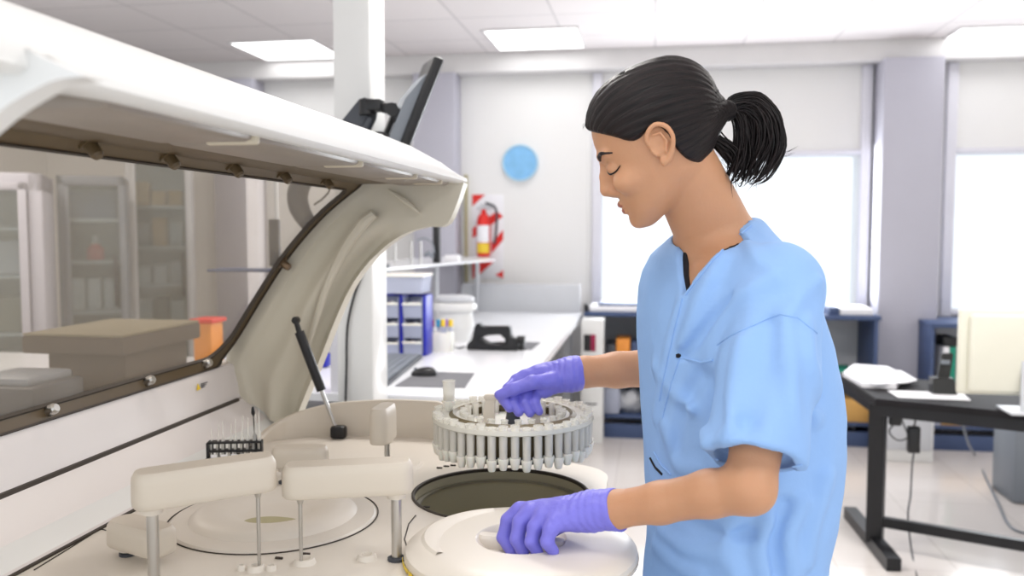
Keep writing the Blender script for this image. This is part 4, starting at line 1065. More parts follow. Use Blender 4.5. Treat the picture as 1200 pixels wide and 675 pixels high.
# ------------------------------------------------------------------ the area seen through the tinted hood panel
def rot_about(objs, piv, deg):
    R_ = Matrix.Rotation(math.radians(deg), 4, 'Z'); T_ = Matrix.Translation(Vector((piv[0], piv[1], 0)))
    for o in objs:
        o.location = (T_ @ R_ @ T_.inverted() @ Vector((*o.location, 1))).xyz; o.rotation_euler = (0, 0, o.rotation_euler.z + math.radians(deg))
def cabinet(name, x0, x1, z1p, y0, dy, lab, m, shelves, cat='cabinet', base=0.0, glass='glassdoor'):
    a = W(x0, 300, y=y0)[0]; b = W(x1, 300, y=y0)[0]; zt = W((x0 + x1) / 2, z1p, y=y0)[2]
    e = empty(name, ((a + b) / 2, y0, 0), lab, cat); t = .035
    def f(bm):
        box(bm, (a, y0, 0), (a + t, y0 + dy, zt), .004); box(bm, (b - t, y0, 0), (b, y0 + dy, zt), .004); box(bm, (a, y0, zt - t * 1.6), (b, y0 + dy, zt), .004)
        box(bm, (a, y0 + dy - .02, 0), (b, y0 + dy, zt)); box(bm, (a, y0, 0), (b, y0 + dy, .1), .004)
    part('body', m, e, f)
    for z in shelves: bxp('shelf', 'lightgrey', e, (a + t, y0 + .04, z), (b - t, y0 + dy - .02, z + .02), .002)
    dr = bxp('door', m, e, (a + t, y0 - .012, .1), (a + t + .03, y0 + .012, zt - .06), .004)
    bxp('glass', glass, dr, (a + t + .03, y0 - .004, .1), (b - t, y0 + .002, zt - .06), 0)
    bxp('handle', 'blackg', dr, (b - t - .03, y0 - .04, 1.0), (b - t - .015, y0 - .01, 1.3), .003)
    return e, a + t, b - t, zt
YA = 4.6
gA = set(COL.objects)
e, a, b, zt = cabinet('glass_cabinet', 70, 136, 205, YA, .5, 'grey cabinet with a glass door, behind the tinted panel left of centre', 'greyp', [.55, .95, 1.25, 1.5])
tag(bxp('blue_carton', 'blueframe', None, (a + .01, YA + .12, 1.521), (b - .02, YA + .4, 1.69), .005), 'slate blue carton on the top shelf of the grey glass cabinet', 'carton')
rbp = ((a + b) / 2, YA + .2, 1.271)
e = empty('reagent_bottle', rbp, 'red bottle with a white cap on a shelf of the grey glass cabinet', 'bottle')
part('bottle', 'red', e, lambda bm: lathe(bm, rbp, [(0, 0), (.05, 0), (.052, .06), (.03, .09), (.02, .10), (0, .10)], 20)); part('cap', 'white', e, lambda bm: lathe(bm, rbp, [(.022, .09), (.018, .15), (0, .152)], 16))
for i in range(3): tag(bxp('white_carton', 'paper', None, (a + .01 + (b - a - .02) / 3 * i, YA + .14, .971), (a + (b - a - .02) / 3 * (i + .9), YA + .3, 1.16), .004), '%s white carton on the middle shelf of the grey glass cabinet' % ['left', 'centre', 'right'][i], 'carton', 'white cartons in the grey glass cabinet')
for i in range(4): tag(bxp('white_carton', 'lightgrey', None, (a + .01 + (b - a - .02) / 4 * i, YA + .14, .571), (a + (b - a - .02) / 4 * (i + .9), YA + .3, .8 + .03 * (i % 2)), .004), '%s pale grey carton on the lower shelf of the grey glass cabinet' % ['first', 'second', 'third', 'fourth'][i], 'carton', 'pale grey cartons low in the grey glass cabinet')
rot_about([o for o in COL.objects if o not in gA and not o.parent], (a, YA), 30)
YB = 5.4
gA = set(COL.objects)
e, a, b, zt = cabinet('glass_cabinet', 150, 216, 160, YB, .4, 'tall pale glass-fronted cabinet full of boxes, behind the tinted panel', 'lightgrey', [.5, .78, 1.06, 1.32, 1.6])
random.seed(11); sh = ['lowest', 'second', 'third', 'fourth', 'top']
for si, z in enumerate((.52, .80, 1.08, 1.34, 1.62)):
    for i in range(3):
        m_ = random.choice(['paper', 'dcard', 'green', 'lightgrey', 'card', 'greyp', 'lightgrey']); h = .1 + .1 * random.random()
        tag(bxp('supply_box', m_, None, (a + .01 + (b - a - .02) / 3 * i, YB + .12, z + .001), (a + (b - a - .02) / 3 * (i + .9), YB + .34, z + h), .004), '%s supply box on the %s shelf of the tall pale glass cabinet' % (['left', 'middle', 'right'][i], sh[si]), 'box', 'supply boxes in the tall pale cabinet')
rot_about([o for o in COL.objects if o not in gA and not o.parent], (a, YB), 26)
YC_ = 4.05
gA = set(COL.objects)
a = W(-60, 300, y=YC_)[0]; b = W(52, 300, y=YC_)[0]; zt = W(30, 203, y=YC_)[2]
fr_ = empty('upright_fridge', ((a + b) / 2, YC_, 0), 'pale upright fridge with a tinted glass door at the far left', 'fridge')
def f(bm):
    box(bm, (a, YC_, 0), (a + .05, YC_ + .6, zt), .01); box(bm, (b - .07, YC_, 0), (b, YC_ + .6, zt), .01); box(bm, (a, YC_, zt - .10), (b, YC_ + .6, zt), .01); box(bm, (a, YC_ + .57, 0), (b, YC_ + .6, zt)); box(bm, (a, YC_, 0), (b, YC_ + .6, .3), .01)
part('body', 'pilaster', fr_, f)
dr = part('door', 'pilaster', fr_, lambda bm: (box(bm, (b - .11, YC_ - .03, .3), (b - .07, YC_ - .002, zt - .05), .005), box(bm, (a, YC_ - .03, zt - .09), (b - .07, YC_ - .002, zt - .05), .005)))
bxp('glass', 'glassdoor', dr, (a, YC_ - .02, .3), (b - .11, YC_ - .014, zt - .09), 0)
for z in (.6, .9, 1.2, 1.45): bxp('shelf', 'lightgrey', fr_, (a + .05, YC_ + .05, z), (b - .07, YC_ + .55, z + .015), .002)
for i in range(3): tag(bxp('plastic_crate', ['lightgrey', 'dcardtop', 'pilaster'][i], None, (a + .08, YC_ + .12, (.62, .92, 1.22)[i]), (b - .10, YC_ + .4, (.8, 1.1, 1.4)[i]), .01), '%s crate inside the upright fridge at the far left' % ['lowest', 'middle', 'uppermost'][i], 'crate', 'crates in the fridge')
rot_about([o for o in COL.objects if o not in gA and not o.parent], (b, YC_), 32)
# side bench behind the hood with the two-tier grey box, printer and orange bin
YS = 2.55; SZ = .90
sbn = empty('side_bench', (-2.2, 3, 0), 'white side bench seen through the tinted hood panel', 'bench')
bl = W(440, 452, z=SZ)
bxp('worktop', 'bench', sbn, (-3.3, YS - .85, SZ - .04), (-1.50, 3.5, SZ), .004)
bxp('cupboard', 'white', sbn, (-3.25, YS - .8, 0), (-1.56, 3.45, SZ - .04), .004)
def sbx(px, py): return W(px, py, z=SZ)
q0_ = W(90, 470, y=2.35)
x0 = W(26, 440, y=2.4)[0]; x1 = W(142, 440, y=2.4)[0]; zt0 = W(90, 416, y=2.4)[2]; zt1 = W(90, 395, y=2.4)[2]
tb2 = empty('archive_box', ((x0 + x1) / 2, 2.5, SZ), 'grey-brown box with a wide overhanging lid behind the tinted panel', 'box')
bxp('base', 'dcard', tb2, (x0 + .06, 2.44, SZ + .001), (x1 - .01, 2.80, zt0), .006)
bxp('lid', 'dcard', tb2, (x0, 2.40, zt0), (x1 + .01, 2.86, zt1), .008)
bxp('lid_top', 'dcardtop', tb2, (x0 + .004, 2.404, zt1), (x1 + .006, 2.856, zt1 + .008), .002)
pp = W(25, 460, y=2.15)
pt_ = empty('label_printer', (pp[0], 2.2, SZ), 'low dark desktop device in front of the grey-brown box', 'printer')
x0 = W(-40, 455, y=2.15)[0]; x1 = W(48, 455, y=2.15)[0]; zz = W(20, 452, y=2.15)[2]
bxp('case', 'blackg', pt_, (x0, 2.12, SZ + .001), (x1, 2.34, zz), .012)
bxp('top_cover', 'greyp', pt_, (x0 + .02, 2.14, zz - .005), (x1 - .03, 2.33, zz + .022), .01)
x0 = W(226, 400, y=3.2)[0]; x1 = W(248, 400, y=3.2)[0]
ob = empty('orange_bin', ((x0 + x1) / 2, 3.25, SZ), 'orange bin on the side bench near the curved corner of the tinted panel', 'bin')
bxp('tub', 'orange', ob, (x0, 3.2, SZ + .001), (x1, 3.3, W(240, 378, y=3.2)[2]), .01); bxp('rim', 'red', ob, (x0 - .01, 3.19, W(240, 379, y=3.2)[2]), (x1 + .01, 3.31, W(240, 374, y=3.2)[2]), .004)
# round-edged pole stand with a small shelf seen through the panel
xs_, ys_ = W(325, 300, y=3.0)[0], 3.0
ps = empty('pole_stand', (xs_, ys_, 0), 'thin pole with a dark handset holder and a narrow shelf behind the tinted panel', 'stand')
part('pole', 'lightgrey', ps, lambda bm: cyl(bm, (xs_, ys_, 0), (xs_, ys_, W(325, 205, y=ys_)[2]), .008, .008, 12))
bxp('holder', 'blackg', ps, (xs_ - .02, ys_ - .03, W(325, 312, y=ys_)[2]), (xs_ + .02, ys_ - .008, W(325, 257, y=ys_)[2]), .004)
bxp('shelf', 'blueframe', ps, (W(252, 316, y=ys_)[0], ys_ - .06, W(290, 318, y=ys_)[2]), (W(330, 316, y=ys_)[0], ys_ + .08, W(290, 315, y=ys_)[2]), .002)
bm = NB(); box(bm, (W(289, 300, y=4.6)[0], 4.6, 0), (W(304, 300, y=4.6)[0], 4.68, 1.9), .01); struct('trim_8', bm, 'frame')
for i, (x, z, mm, nm) in enumerate(((377, 400, 'purple', 'upper'), (377, 422, 'binblue', 'lower'))):
    p = W(x, z, y=3.6); tag(bxp('blue_carton', mm, None, (p[0] - .025, 3.58, p[2] - .03), (p[0] + .03, 3.64, p[2] + .03), .008), '%s blue item glimpsed between the hood cheek and the white column' % nm, 'carton')
# ------------------------------------------------------------------ organic surfaces: implicit shapes meshed with surface nets
def smin(a, b, k):
    h = np.clip(.5 + .5 * (b - a) / k, 0, 1); return b + (a - b) * h - k * h * (1 - h)
def smax(a, b, k): return -smin(-a, -b, k)
def rc(p, a, b, ra, rb):
    a = np.asarray(a, float); b = np.asarray(b, float); ba = b - a; t = np.clip((p - a) @ ba / max(ba @ ba, 1e-12), 0, 1)
    return np.linalg.norm(p - (a + t[:, None] * ba), axis=1) - (ra + (rb - ra) * t)
def chain(p, pts, rs, k=.004):
    d = None
    for i in range(len(pts) - 1):
        e = rc(p, pts[i], pts[i + 1], rs[i], rs[i + 1]); d = e if d is None else smin(d, e, k)
    return d
def ell(p, c, r, R=None):
    q = p - np.asarray(c, float)
    if R is not None: q = q @ np.asarray(R, float).T
    r = np.asarray(r, float); k0 = np.linalg.norm(q / r, axis=1); k1 = np.linalg.norm(q / (r * r), axis=1); return k0 * (k0 - 1) / np.maximum(k1, 1e-9)
def nets(fn, lo, hi, h):
    lo = np.asarray(lo, float); hi = np.asarray(hi, float); B = 8
    nb = np.ceil((hi - lo) / (h * B)).astype(int); n = nb * B + 1
    ax = [lo[i] + h * np.arange(n[i]) for i in range(3)]
    cc = [lo[i] + h * B * (np.arange(nb[i]) + .5) for i in range(3)]
    C = np.stack(np.meshgrid(*cc, indexing='ij'), -1).reshape(-1, 3)
    dc = fn(C); act = np.abs(dc) < h * B * 1.5
    V = np.repeat(np.repeat(np.repeat(dc.reshape(nb), B, 0), B, 1), B, 2); V = np.pad(V, ((0, 1),) * 3, mode='edge').astype(np.float32)
    ids = np.argwhere(act.reshape(nb)); o = np.arange(B + 1); off = np.stack(np.meshgrid(o, o, o, indexing='ij'), -1).reshape(-1, 3)
    for s in range(0, len(ids), 400):
        idx = (ids[s:s + 400, None, :] * B + off[None]).reshape(-1, 3); V[idx[:, 0], idx[:, 1], idx[:, 2]] = fn(lo + h * idx)
    S_ = V < 0; c = np.zeros(tuple(n - 1), np.int8)
    for dx in (0, 1):
        for dy in (0, 1):
            for dz in (0, 1): c += S_[dx:n[0] - 1 + dx, dy:n[1] - 1 + dy, dz:n[2] - 1 + dz]
    cells = np.argwhere((c > 0) & (c < 8)); vid = -np.ones(tuple(n - 1), np.int32); vid[cells[:, 0], cells[:, 1], cells[:, 2]] = np.arange(len(cells))
    acc = np.zeros((len(cells), 3)); cnt = np.zeros(len(cells)); cor = [(i, j, k) for i in (0, 1) for j in (0, 1) for k in (0, 1)]
    for a in cor:
        for ax_ in range(3):
            if a[ax_]: continue
            b = list(a); b[ax_] = 1
            va = V[cells[:, 0] + a[0], cells[:, 1] + a[1], cells[:, 2] + a[2]]; vb = V[cells[:, 0] + b[0], cells[:, 1] + b[1], cells[:, 2] + b[2]]
            m = (va < 0) != (vb < 0); t = np.where(m, va / np.where(m, va - vb, 1), 0); pos = np.array(a, float)[None].repeat(len(cells), 0); pos[:, ax_] += t
            acc[m] += pos[m]; cnt[m] += 1
    verts = lo + h * (cells + acc / cnt[:, None]); faces = []
    for ax_ in range(3):
        u, v = [(1, 2), (2, 0), (0, 1)][ax_]; sl0 = [slice(None)] * 3; sl1 = [slice(None)] * 3; sl0[ax_] = slice(0, -1); sl1[ax_] = slice(1, None)
        A = S_[tuple(sl0)]; Bm = S_[tuple(sl1)]; e = np.argwhere(A != Bm); ok = (e[:, u] > 0) & (e[:, v] > 0) & (e[:, u] < n[u] - 1) & (e[:, v] < n[v] - 1); e = e[ok]; flip = A[e[:, 0], e[:, 1], e[:, 2]]
        q = []
        for du, dv in ((1, 1), (0, 1), (0, 0), (1, 0)):
            w = e.copy(); w[:, u] -= du; w[:, v] -= dv; q.append(vid[w[:, 0], w[:, 1], w[:, 2]])
        q = np.stack(q, 1); q = np.where(flip[:, None], q, q[:, ::-1]); faces.append(q)
    f_ = np.concatenate(faces); f_ = f_[(f_ >= 0).all(1)]
    return verts, f_
def mesh_np(name, verts, faces, m, parent, relax=2, label=None, attr=None):
    if relax:
        e = np.concatenate([faces[:, [0, 1]], faces[:, [1, 2]], faces[:, [2, 3]], faces[:, [3, 0]]]); 
        for _ in range(relax):
            s = np.zeros_like(verts); c = np.zeros(len(verts)); np.add.at(s, e[:, 0], verts[e[:, 1]]); np.add.at(c, e[:, 0], 1); np.add.at(s, e[:, 1], verts[e[:, 0]]); np.add.at(c, e[:, 1], 1)
            verts = verts * .5 + .5 * s / np.maximum(c, 1)[:, None]
    me = bpy.data.meshes.new(name); me.from_pydata(verts.tolist(), [], faces.tolist()); me.materials.append(M[m])
    me.polygons.foreach_set('use_smooth', [True] * len(me.polygons))
    if attr is not None:
        at = me.attributes.new('strand', 'FLOAT_VECTOR', 'POINT'); at.data.foreach_set('vector', attr(verts).astype(np.float32).ravel())
    me.update(); o = bpy.data.objects.new(name, me); COL.objects.link(o)
    if parent: o.parent = parent; o.matrix_parent_inverse = world(parent).inverted()
    if label: o['label'] = label
    return o
def sdfpart(name, fn, lo, hi, h, m, parent, **k): v, f_ = nets(fn, lo, hi, h); return mesh_np(name, v, f_, m, parent, **k)
def march(fn, px, py, t0=.9, t1=2.4):
    r = _ray(px, py); L = np.linalg.norm(r); t = t0
    for _ in range(220):
        p = _cam + r * t; d = float(fn(p[None])[0])
        if d < .0006: return p
        t += max(d * .6, .0006) / L
        if t > t1: break
    return None
def wig(p, sc, seed):
    r = np.random.RandomState(seed); o = np.zeros(len(p))
    for i in range(6):
        w = r.randn(3) * sc; o += np.sin(p @ w + r.rand() * 6.28 + 1.3 * np.sin(p @ (r.randn(3) * np.array(sc) * .5)))
    return o / 6

woman = empty('person', (.36, 1.37, 0), 'dark-haired person in a light blue scrub top and violet gloves at the machine', 'person')
# ---- frames
FWH = np.array([-math.sin(YAW), math.cos(YAW), 0]); PHI = math.radians(22)
BF = -math.cos(PHI) * _rt - math.sin(PHI) * FWH; BS = np.array([-BF[1], BF[0], 0])     # body forward, body left
TD_ = 1.42
tpx = np.array([[250, 846], [262, 846], [280, 845], [300, 845], [320, 845], [340, 846], [370, 850], [400, 856], [440, 862], [480, 866], [520, 867], [560, 867], [600, 866], [640, 860], [720, 853], [800, 852], [860, 852]], float)
tz = np.array([P(x, y, TD_)[2] for y, x in tpx]); tc = np.array([P(x, y, TD_) for y, x in tpx])
ta = np.array([.030, .052, .075, .092, .102, .110, .122, .132, .139, .142, .140, .137, .132, .126, .126, .130, .134])
tw = np.array([.030, .060, .100, .140, .160, .168, .170, .170, .170, .170, .168, .164, .158, .154, .156, .160, .164])
o_ = np.argsort(tz); tz, tc, ta, tw = tz[o_], tc[o_], ta[o_], tw[o_]
def tf(p):
    cx_ = np.interp(p[:, 2], tz, tc[:, 0]); cy_ = np.interp(p[:, 2], tz, tc[:, 1]); dx = p[:, 0] - cx_; dy = p[:, 1] - cy_
    return dx * BF[0] + dy * BF[1], dx * BS[0] + dy * BS[1]
def torso(p, off=0.0):
    f, s = tf(p); a = np.interp(p[:, 2], tz, ta) + off; w = np.interp(p[:, 2], tz, tw) + off; n = 2.4
    g = ((np.abs(f) / a) ** n + (np.abs(s) / w) ** n + 1e-12) ** (1 / n); d = (g - 1) * np.minimum(a, w)
    return np.maximum(d, (p[:, 2] - (tz[-1] + off)) * .9)
SHN = P(912, 336, 1.285); SHF = P(800, 336, 1.55)
ELN = P(879, 573, 1.165); ELF = P(815, 428, 1.76)
WRN = P(722, 597, 1.275); WRF = P(683, 436, 1.735)
NKB = P(845, 296, 1.42); NKT = P(803, 205, 1.365)
# ---- head
HD = 1.34; HS = HD / 1.3 * .001; HO = P(765, 170, HD); rv = _ray(765, 170); rv = rv / np.linalg.norm(rv)
hs = -rv; hu = np.array([0, 0, 1]) - rv * rv[2]; hu /= np.linalg.norm(hu); hl = np.cross(hs, hu) * 1.0
if hl @ _rt > 0: hl = -hl
HF = .927 * hl - .375 * hu; HU = .375 * hl + .927 * hu; HSd = hs
def H(f, s, u): return HO + HS * (f * HF + s * HSd + u * HU)
def hloc(p): q = (p - HO) / HS; return q @ HF, q @ HSd, q @ HU
hz_ = np.array([-112, -108, -103, -95, -85, -74, -62, -50, -38, -22, -8, 6, 20, 34, 48, 62, 76, 88, 98, 105, 109, 111.])
hf_ = np.array([50, 59, 65, 69.5, 71, 71, 71.5, 72, 72.5, 74, 76, 79, 80.5, 80.5, 78.5, 74, 66, 55, 41, 24, 8, -10.])
hb_ = np.array([44, 34, 22, 6, -10, -26, -44, -60, -74, -88, -96, -102, -106, -108, -107, -104, -97, -87, -74, -60, -44, -28.])
hw_ = np.array([4, 12, 20, 30, 40, 48, 54, 59, 63, 66.5, 69, 71, 73, 74, 74, 72, 67, 59, 48, 36, 23, 8.])
def headbase(p, off=0.0):
    f, s, u = hloc(p); uu = np.where(u > 0, u * 111 / (111 + off), u)
    F_ = np.interp(uu, hz_, hf_) + off; B_ = np.interp(uu, hz_, hb_) - off; W_ = np.interp(uu, hz_, hw_) + off
    c = (F_ + B_) / 2; a = np.maximum((F_ - B_) / 2, 2); n = 2.15
    g = ((np.abs(f - c) / a) ** n + (np.abs(s) / W_) ** n + 1e-12) ** (1 / n); d = (g - 1) * np.minimum(a, W_)
    d = smax(d, u - (110 + off), 11); d = smax(d, -111 - off - u, 4)
    return d * HS
def hp(p): f, s, u = hloc(p); return np.stack([f, s, u], 1)
def headsdf(p):
    d = headbase(p); q = hp(p); m = HS
    E = lambda d, e, k: smin(d / m, e, k) * m
    for sg in (1, -1):
        d = smax(d / m, -ell(q, (91, 31 * sg, -6), (15, 20, 11.5)), 7) * m                       # eye sockets
        d = E(d, ell(q, (63.5, 31 * sg, -8), (12.2, 14.5, 11)), 2.5)                             # lid over the eye ball
        d = E(d, rc(q, (78, 10 * sg, 13), (67, 44 * sg, 15), 5.5, 4.5), 8)                       # brow ridge
        d = E(d, ell(q, (50, 42 * sg, -34), (24, 18, 17)), 14)                                   # cheek
        d = E(d, rc(q, (76, 11.5 * sg, -44), (80, 10 * sg, -41), 6.0, 6.5), 4)                   # nostril wing
        ear = [(2, 73, -6), (6, 77, 8), (-1, 80, 20), (-14, 82, 25), (-26, 84, 17), (-30, 84, 2), (-24, 81, -14), (-14, 77, -26), (-6, 75, -30)]
        es_ = spline([(a, b * sg, c) for a, b, c in ear], 3); d = E(d, chain(q, es_, list(np.interp(np.linspace(0, 8, len(es_)), range(9), [2.5, 3.0, 3.2, 3.4, 3.4, 3.2, 3.4, 4.4, 4.4])), 1.5), 1.4)
        d = E(d, ell(q, (-12, 74 * sg, 0), (17, 4.5, 24)), 3)
        d = E(d, chain(q, [(-4, 79 * sg, 13), (-16, 81 * sg, 12), (-20, 81 * sg, -2), (-13, 79 * sg, -15)], [1.8, 2.4, 2.6, 2.2], 1), 1.6)
        d = E(d, rc(q, (3, 76 * sg, -8), (0, 77 * sg, -15), 3.6, 3.2), 2)
        d = E(d, ell(q, (-6, 76 * sg, -27), (6, 3.4, 7)), 2.5)
        d = smax(d / m, -ell(q, (-8, 82 * sg, -4), (6.5, 6, 8)), 1.5) * m
    d = E(d, chain(q, [(77, 0, 2), (84, 0, -16), (89.5, 0, -33)], [6.5, 7.2, 8.2], 4), 7)         # nose bridge
    d = E(d, chain(q, [(70, 0, 2), (74, 0, -20), (77, 0, -40)], [9, 11, 12], 4), 6)
    d = E(d, ell(q, (89.5, 0, -38), (8.4, 9, 7.6)), 4)
    d = E(d, rc(q, (84, 0, -44), (76, 0, -48), 4.5, 4), 3)
    d = E(d, ell(q, (65, 0, -60), (10, 24, 16)), 7)                                              # muzzle
    for sg in (1, -1):
        d = E(d, chain(q, [(76.6, 0, -64), (74.6, 8 * sg, -63.5), (64, 22 * sg, -69)], [5.2, 5.0, 2.2], 2), 2.2)
        d = E(d, chain(q, [(73.6, 0, -75.5), (72, 9 * sg, -75.3), (63, 20 * sg, -70.5)], [5.4, 5.0, 2.2], 2), 2.2)
    d = E(d, ell(q, (61, 0, -96), (12, 17, 12.5)), 9)                                            # chin
    return d
_headfull = headsdf
def headsdf(p):
    d = np.linalg.norm(p - HO, axis=1) - .155; m = d < .012
    if m.any(): d[m] = _headfull(p[m])
    return d
def neck(p):
    d = rc(p, NKT, NKB, .0500, .058); d = smin(d, rc(p, H(-30, 0, -40), P(838, 270, 1.41), .048, .056), .02)
    f, s = tf(p); return d
def arms(p):
    d = chain(p, [SHN, SHN * .45 + ELN * .55, ELN], [.050, .042, .0315], .01)
    m1 = ELN * .72 + WRN * .28 + np.array([0, 0, .002])
    d = smin(d, chain(p, [ELN, m1, ELN * .35 + WRN * .65, WRN, P(700, 598, 1.285)], [.0315, .0315, .0285, .0262, .025], .012), .018)
    e = chain(p, [SHF, SHF * .4 + ELF * .6, ELF], [.048, .045, .040], .01)
    m2 = ELF * .7 + WRF * .3
    e = smin(e, chain(p, [ELF, m2, ELF * .3 + WRF * .7, WRF, P(668, 437, 1.73)], [.041, .0405, .0345, .0300, .026], .012), .018)
    return smin(d, e, .01)
def body(p):
    d = smin(headsdf(p), neck(p), .016)
    t = smin(torso(p, -.014), rc(p, SHN, SHF, .047, .045), .02)
    # collar bones
    t = smin(t, rc(p, P(822, 318, 1.345), P(880, 300, 1.31), .007, .008), .012)
    d = smin(d, t, .028); return smin(d, arms(p), .018)
lo = np.minimum.reduce([WRF, ELN, WRN, SHF]) - .09; hi = np.maximum.reduce([SHN, ELF, ELN]) + .12; lo[0] = P(660, 430, 1.73)[0] - .02
lo[2] = P(860, 800, 1.42)[2]; hi[2] = P(760, 40, 1.3)[2]; hi[0] = P(1010, 400, 1.4)[0] + .03; lo[1] = 1.02; hi[1] = 1.98
sdfpart('body', body, lo, hi, .0021, 'skin', woman, relax=1)
# ---- brows, lashes, lips
def surf(pts, fn=headsdf, lift=.0): return [q + (-_ray(600, 337)) * lift for q in [march(fn, x, y) for x, y in pts] if q is not None]
def hsurf(f0, s0, u0, dr=(1, 0, 0), lift=0):
    """head surface point found by walking in from outside along head axis direction dr"""
    t = 130.0
    while t > 0:
        q = H(f0 + dr[0] * t, s0 + dr[1] * t, u0 + dr[2] * t); d = float(headsdf(q[None])[0])
        if d < .0004: return H(f0 + dr[0] * (t + lift), s0 + dr[1] * (t + lift), u0 + dr[2] * (t + lift))
        t -= max(d / HS * .6, .3)
    return H(f0, s0, u0)
for sg in (1, -1):
    def f(bm):
        pts = [hsurf(20, s * sg, u, (1, .25 * sg, 0), .2) for s, u in ((8, 9), (16, 14), (25, 17), (33, 17), (41, 12))]
        tube(bm, pts, [.0022, .0038, .0036, .0026, .0010], 8, 5)
    part('eyebrow', 'hair', woman, f, label='dark eyebrow')
    def f(bm):
        pts = [hsurf(20, s * sg, u, (1, .25 * sg, 0), .3) for s, u in ((13, -10), (20, -14.5), (28, -16), (36, -14.5), (42, -9))]
        tube(bm, pts, [.0008, .0012, .0014, .0013, .0007], 8, 5)
    part('eyelashes', 'hair', woman, f, label='dark lashes of the lowered lid')
def lips(p):
    q = hp(p); d = None
    for sg in (1, -1):
        for c, r in (([(76.9, 0, -64.2), (74.9, 8 * sg, -63.8), (64.8, 21 * sg, -69)], [5.1, 4.9, 1.8]), ([(73.9, 0, -75.3), (72.3, 9 * sg, -75.1), (63.8, 19.5 * sg, -70.5)], [5.2, 4.8, 1.8])):
            e = chain(q, c, r, 1.5); d = e if d is None else smin(d, e, .6)
    return d * HS
c_ = H(72, 0, -69); sdfpart('lips', lips, c_ - .035, c_ + .035, .0012, 'lip', woman, relax=1, label='closed pink-brown lips')
# ---- hair
hl_f = np.array([-130, -95, -78, -60, -45, -34, -27, -22, -14, 0, 12, 27, 45, 60, 70, 78, 90, 110.])
hl_u = np.array([-40, -58, -64, -58, -46, -32, -12, 10, 23, 22, 16, 17, 31, 42, 49, 55, 60, 64.])
_l = spline([(x, y, 0) for x, y in zip(hl_f, hl_u)], 6); hl_f = np.array([q[0] for q in _l]); hl_u = np.array([q[1] for q in _l])
TIE = H(-121, 2, 5)
def hair(p):
    f, s, u = hloc(p); d = headbase(p, 7.5); q = hp(p)
    d = smin(d / HS, rc(q, (-84, 0, 12), (-119, 1, 5), 34, 13), 16) * HS
    d += .0010 * np.sin(np.arctan2(s, u - 5) * 46 + 2 * np.sin(f * .03)) * np.clip((u + 60) / 60, 0, 1)
    cut = (np.interp(f, hl_f, hl_u) - u) * HS * .8
    return smax(d, cut, .009)
def hattr(v):
    f, s, u = hloc(v); az = np.arctan2(s, u - 5); r = np.sqrt((f + 119) ** 2 + s ** 2 + (u - 5) ** 2)
    return np.stack([az * 26, r * .02, 0 * r], 1)
hr = sdfpart('hair', hair, HO - .165, HO + .165, .0022, 'hair', woman, relax=1, attr=hattr, label='dark brown hair combed back')
def strands(name, specs, parent, label=None):
    V = []; Fc = []; A = []
    for k, (pts, r0, r1) in enumerate(specs):
        sp = spline(pts, 4); N = len(sp); x = None
        for i, c in enumerate(sp):
            t = Vector(sp[min(i + 1, N - 1)] - sp[max(i - 1, 0)]); t.normalize(); x = t.orthogonal().normalized() if x is None else (x - t * x.dot(t)).normalized(); y = t.cross(x)
            u = i / (N - 1); r = (r0 + (r1 - r0) * u) * (1 if u < .8 else max(.12, (1 - u) / .2)); b = len(V)
            for j in range(4): V.append(Vector(c) + r * (math.cos(PI / 2 * j) * x + math.sin(PI / 2 * j) * y)); A.append((k * 3.7, u * 3, j * .2))
            if i:
                for j in range(4): Fc.append((b - 4 + j, b - 4 + (j + 1) % 4, b + (j + 1) % 4, b + j))
    V = np.array([tuple(v) for v in V]); A = np.array(A); return mesh_np(name, V, np.array(Fc), 'hair', parent, relax=0, attr=lambda v: A, label=label)
pd = 1.345
ctr = [P(x, y, pd) for x, y in ((849, 132), (862, 124), (880, 124), (895, 142), (898, 170), (886, 200), (876, 214))]
ctr3 = [P(x, y, pd) for x, y in ((838, 136), (835, 150), (838, 162), (847, 171), (857, 180), (863, 194), (862, 206))]
crad = [.008, .017, .022, .026, .030, .026, .012]
ctr2 = [P(x, y, pd) for x, y in ((849, 133), (858, 131), (868, 140), (872, 162), (870, 186), (862, 206), (858, 214))]
rs = np.random.RandomState(4); sp_ = []
for k in range(560):
    c = ctr if k % 6 < 3 else ctr2 if k % 6 < 5 else ctr3; a = rs.rand() * 2 * PI; q = math.sqrt(rs.rand()); ph = rs.randn() * .35
    rad = crad if c is ctr else [.007, .011, .013, .015, .020, .022, .014] if c is ctr2 else [.006, .008, .010, .012, .014, .014, .012]
    pts = []
    stop = 5 + int(rs.rand() * 2.3)
    for i in range(min(len(c), stop)):
        t = c[min(i + 1, 6)] - c[max(i - 1, 0)]; t /= np.linalg.norm(t); n1 = np.cross(t, _fw); n1 /= np.linalg.norm(n1); n2 = np.cross(t, n1)
        aa = a + ph * i * .4; pts.append(c[i] + rad[i] * q * (math.cos(aa) * n1 + math.sin(aa) * n2) + rs.randn(3) * .0012)
    if rs.rand() < .12: pts.append(pts[-1] + (pts[-1] - pts[-2]) * .5 + rs.randn(3) * .008)
    sp_.append((pts, .0017, .0011))
strands('ponytail', sp_, hr, 'ponytail with a small gap of light by the tie')
sp_ = []
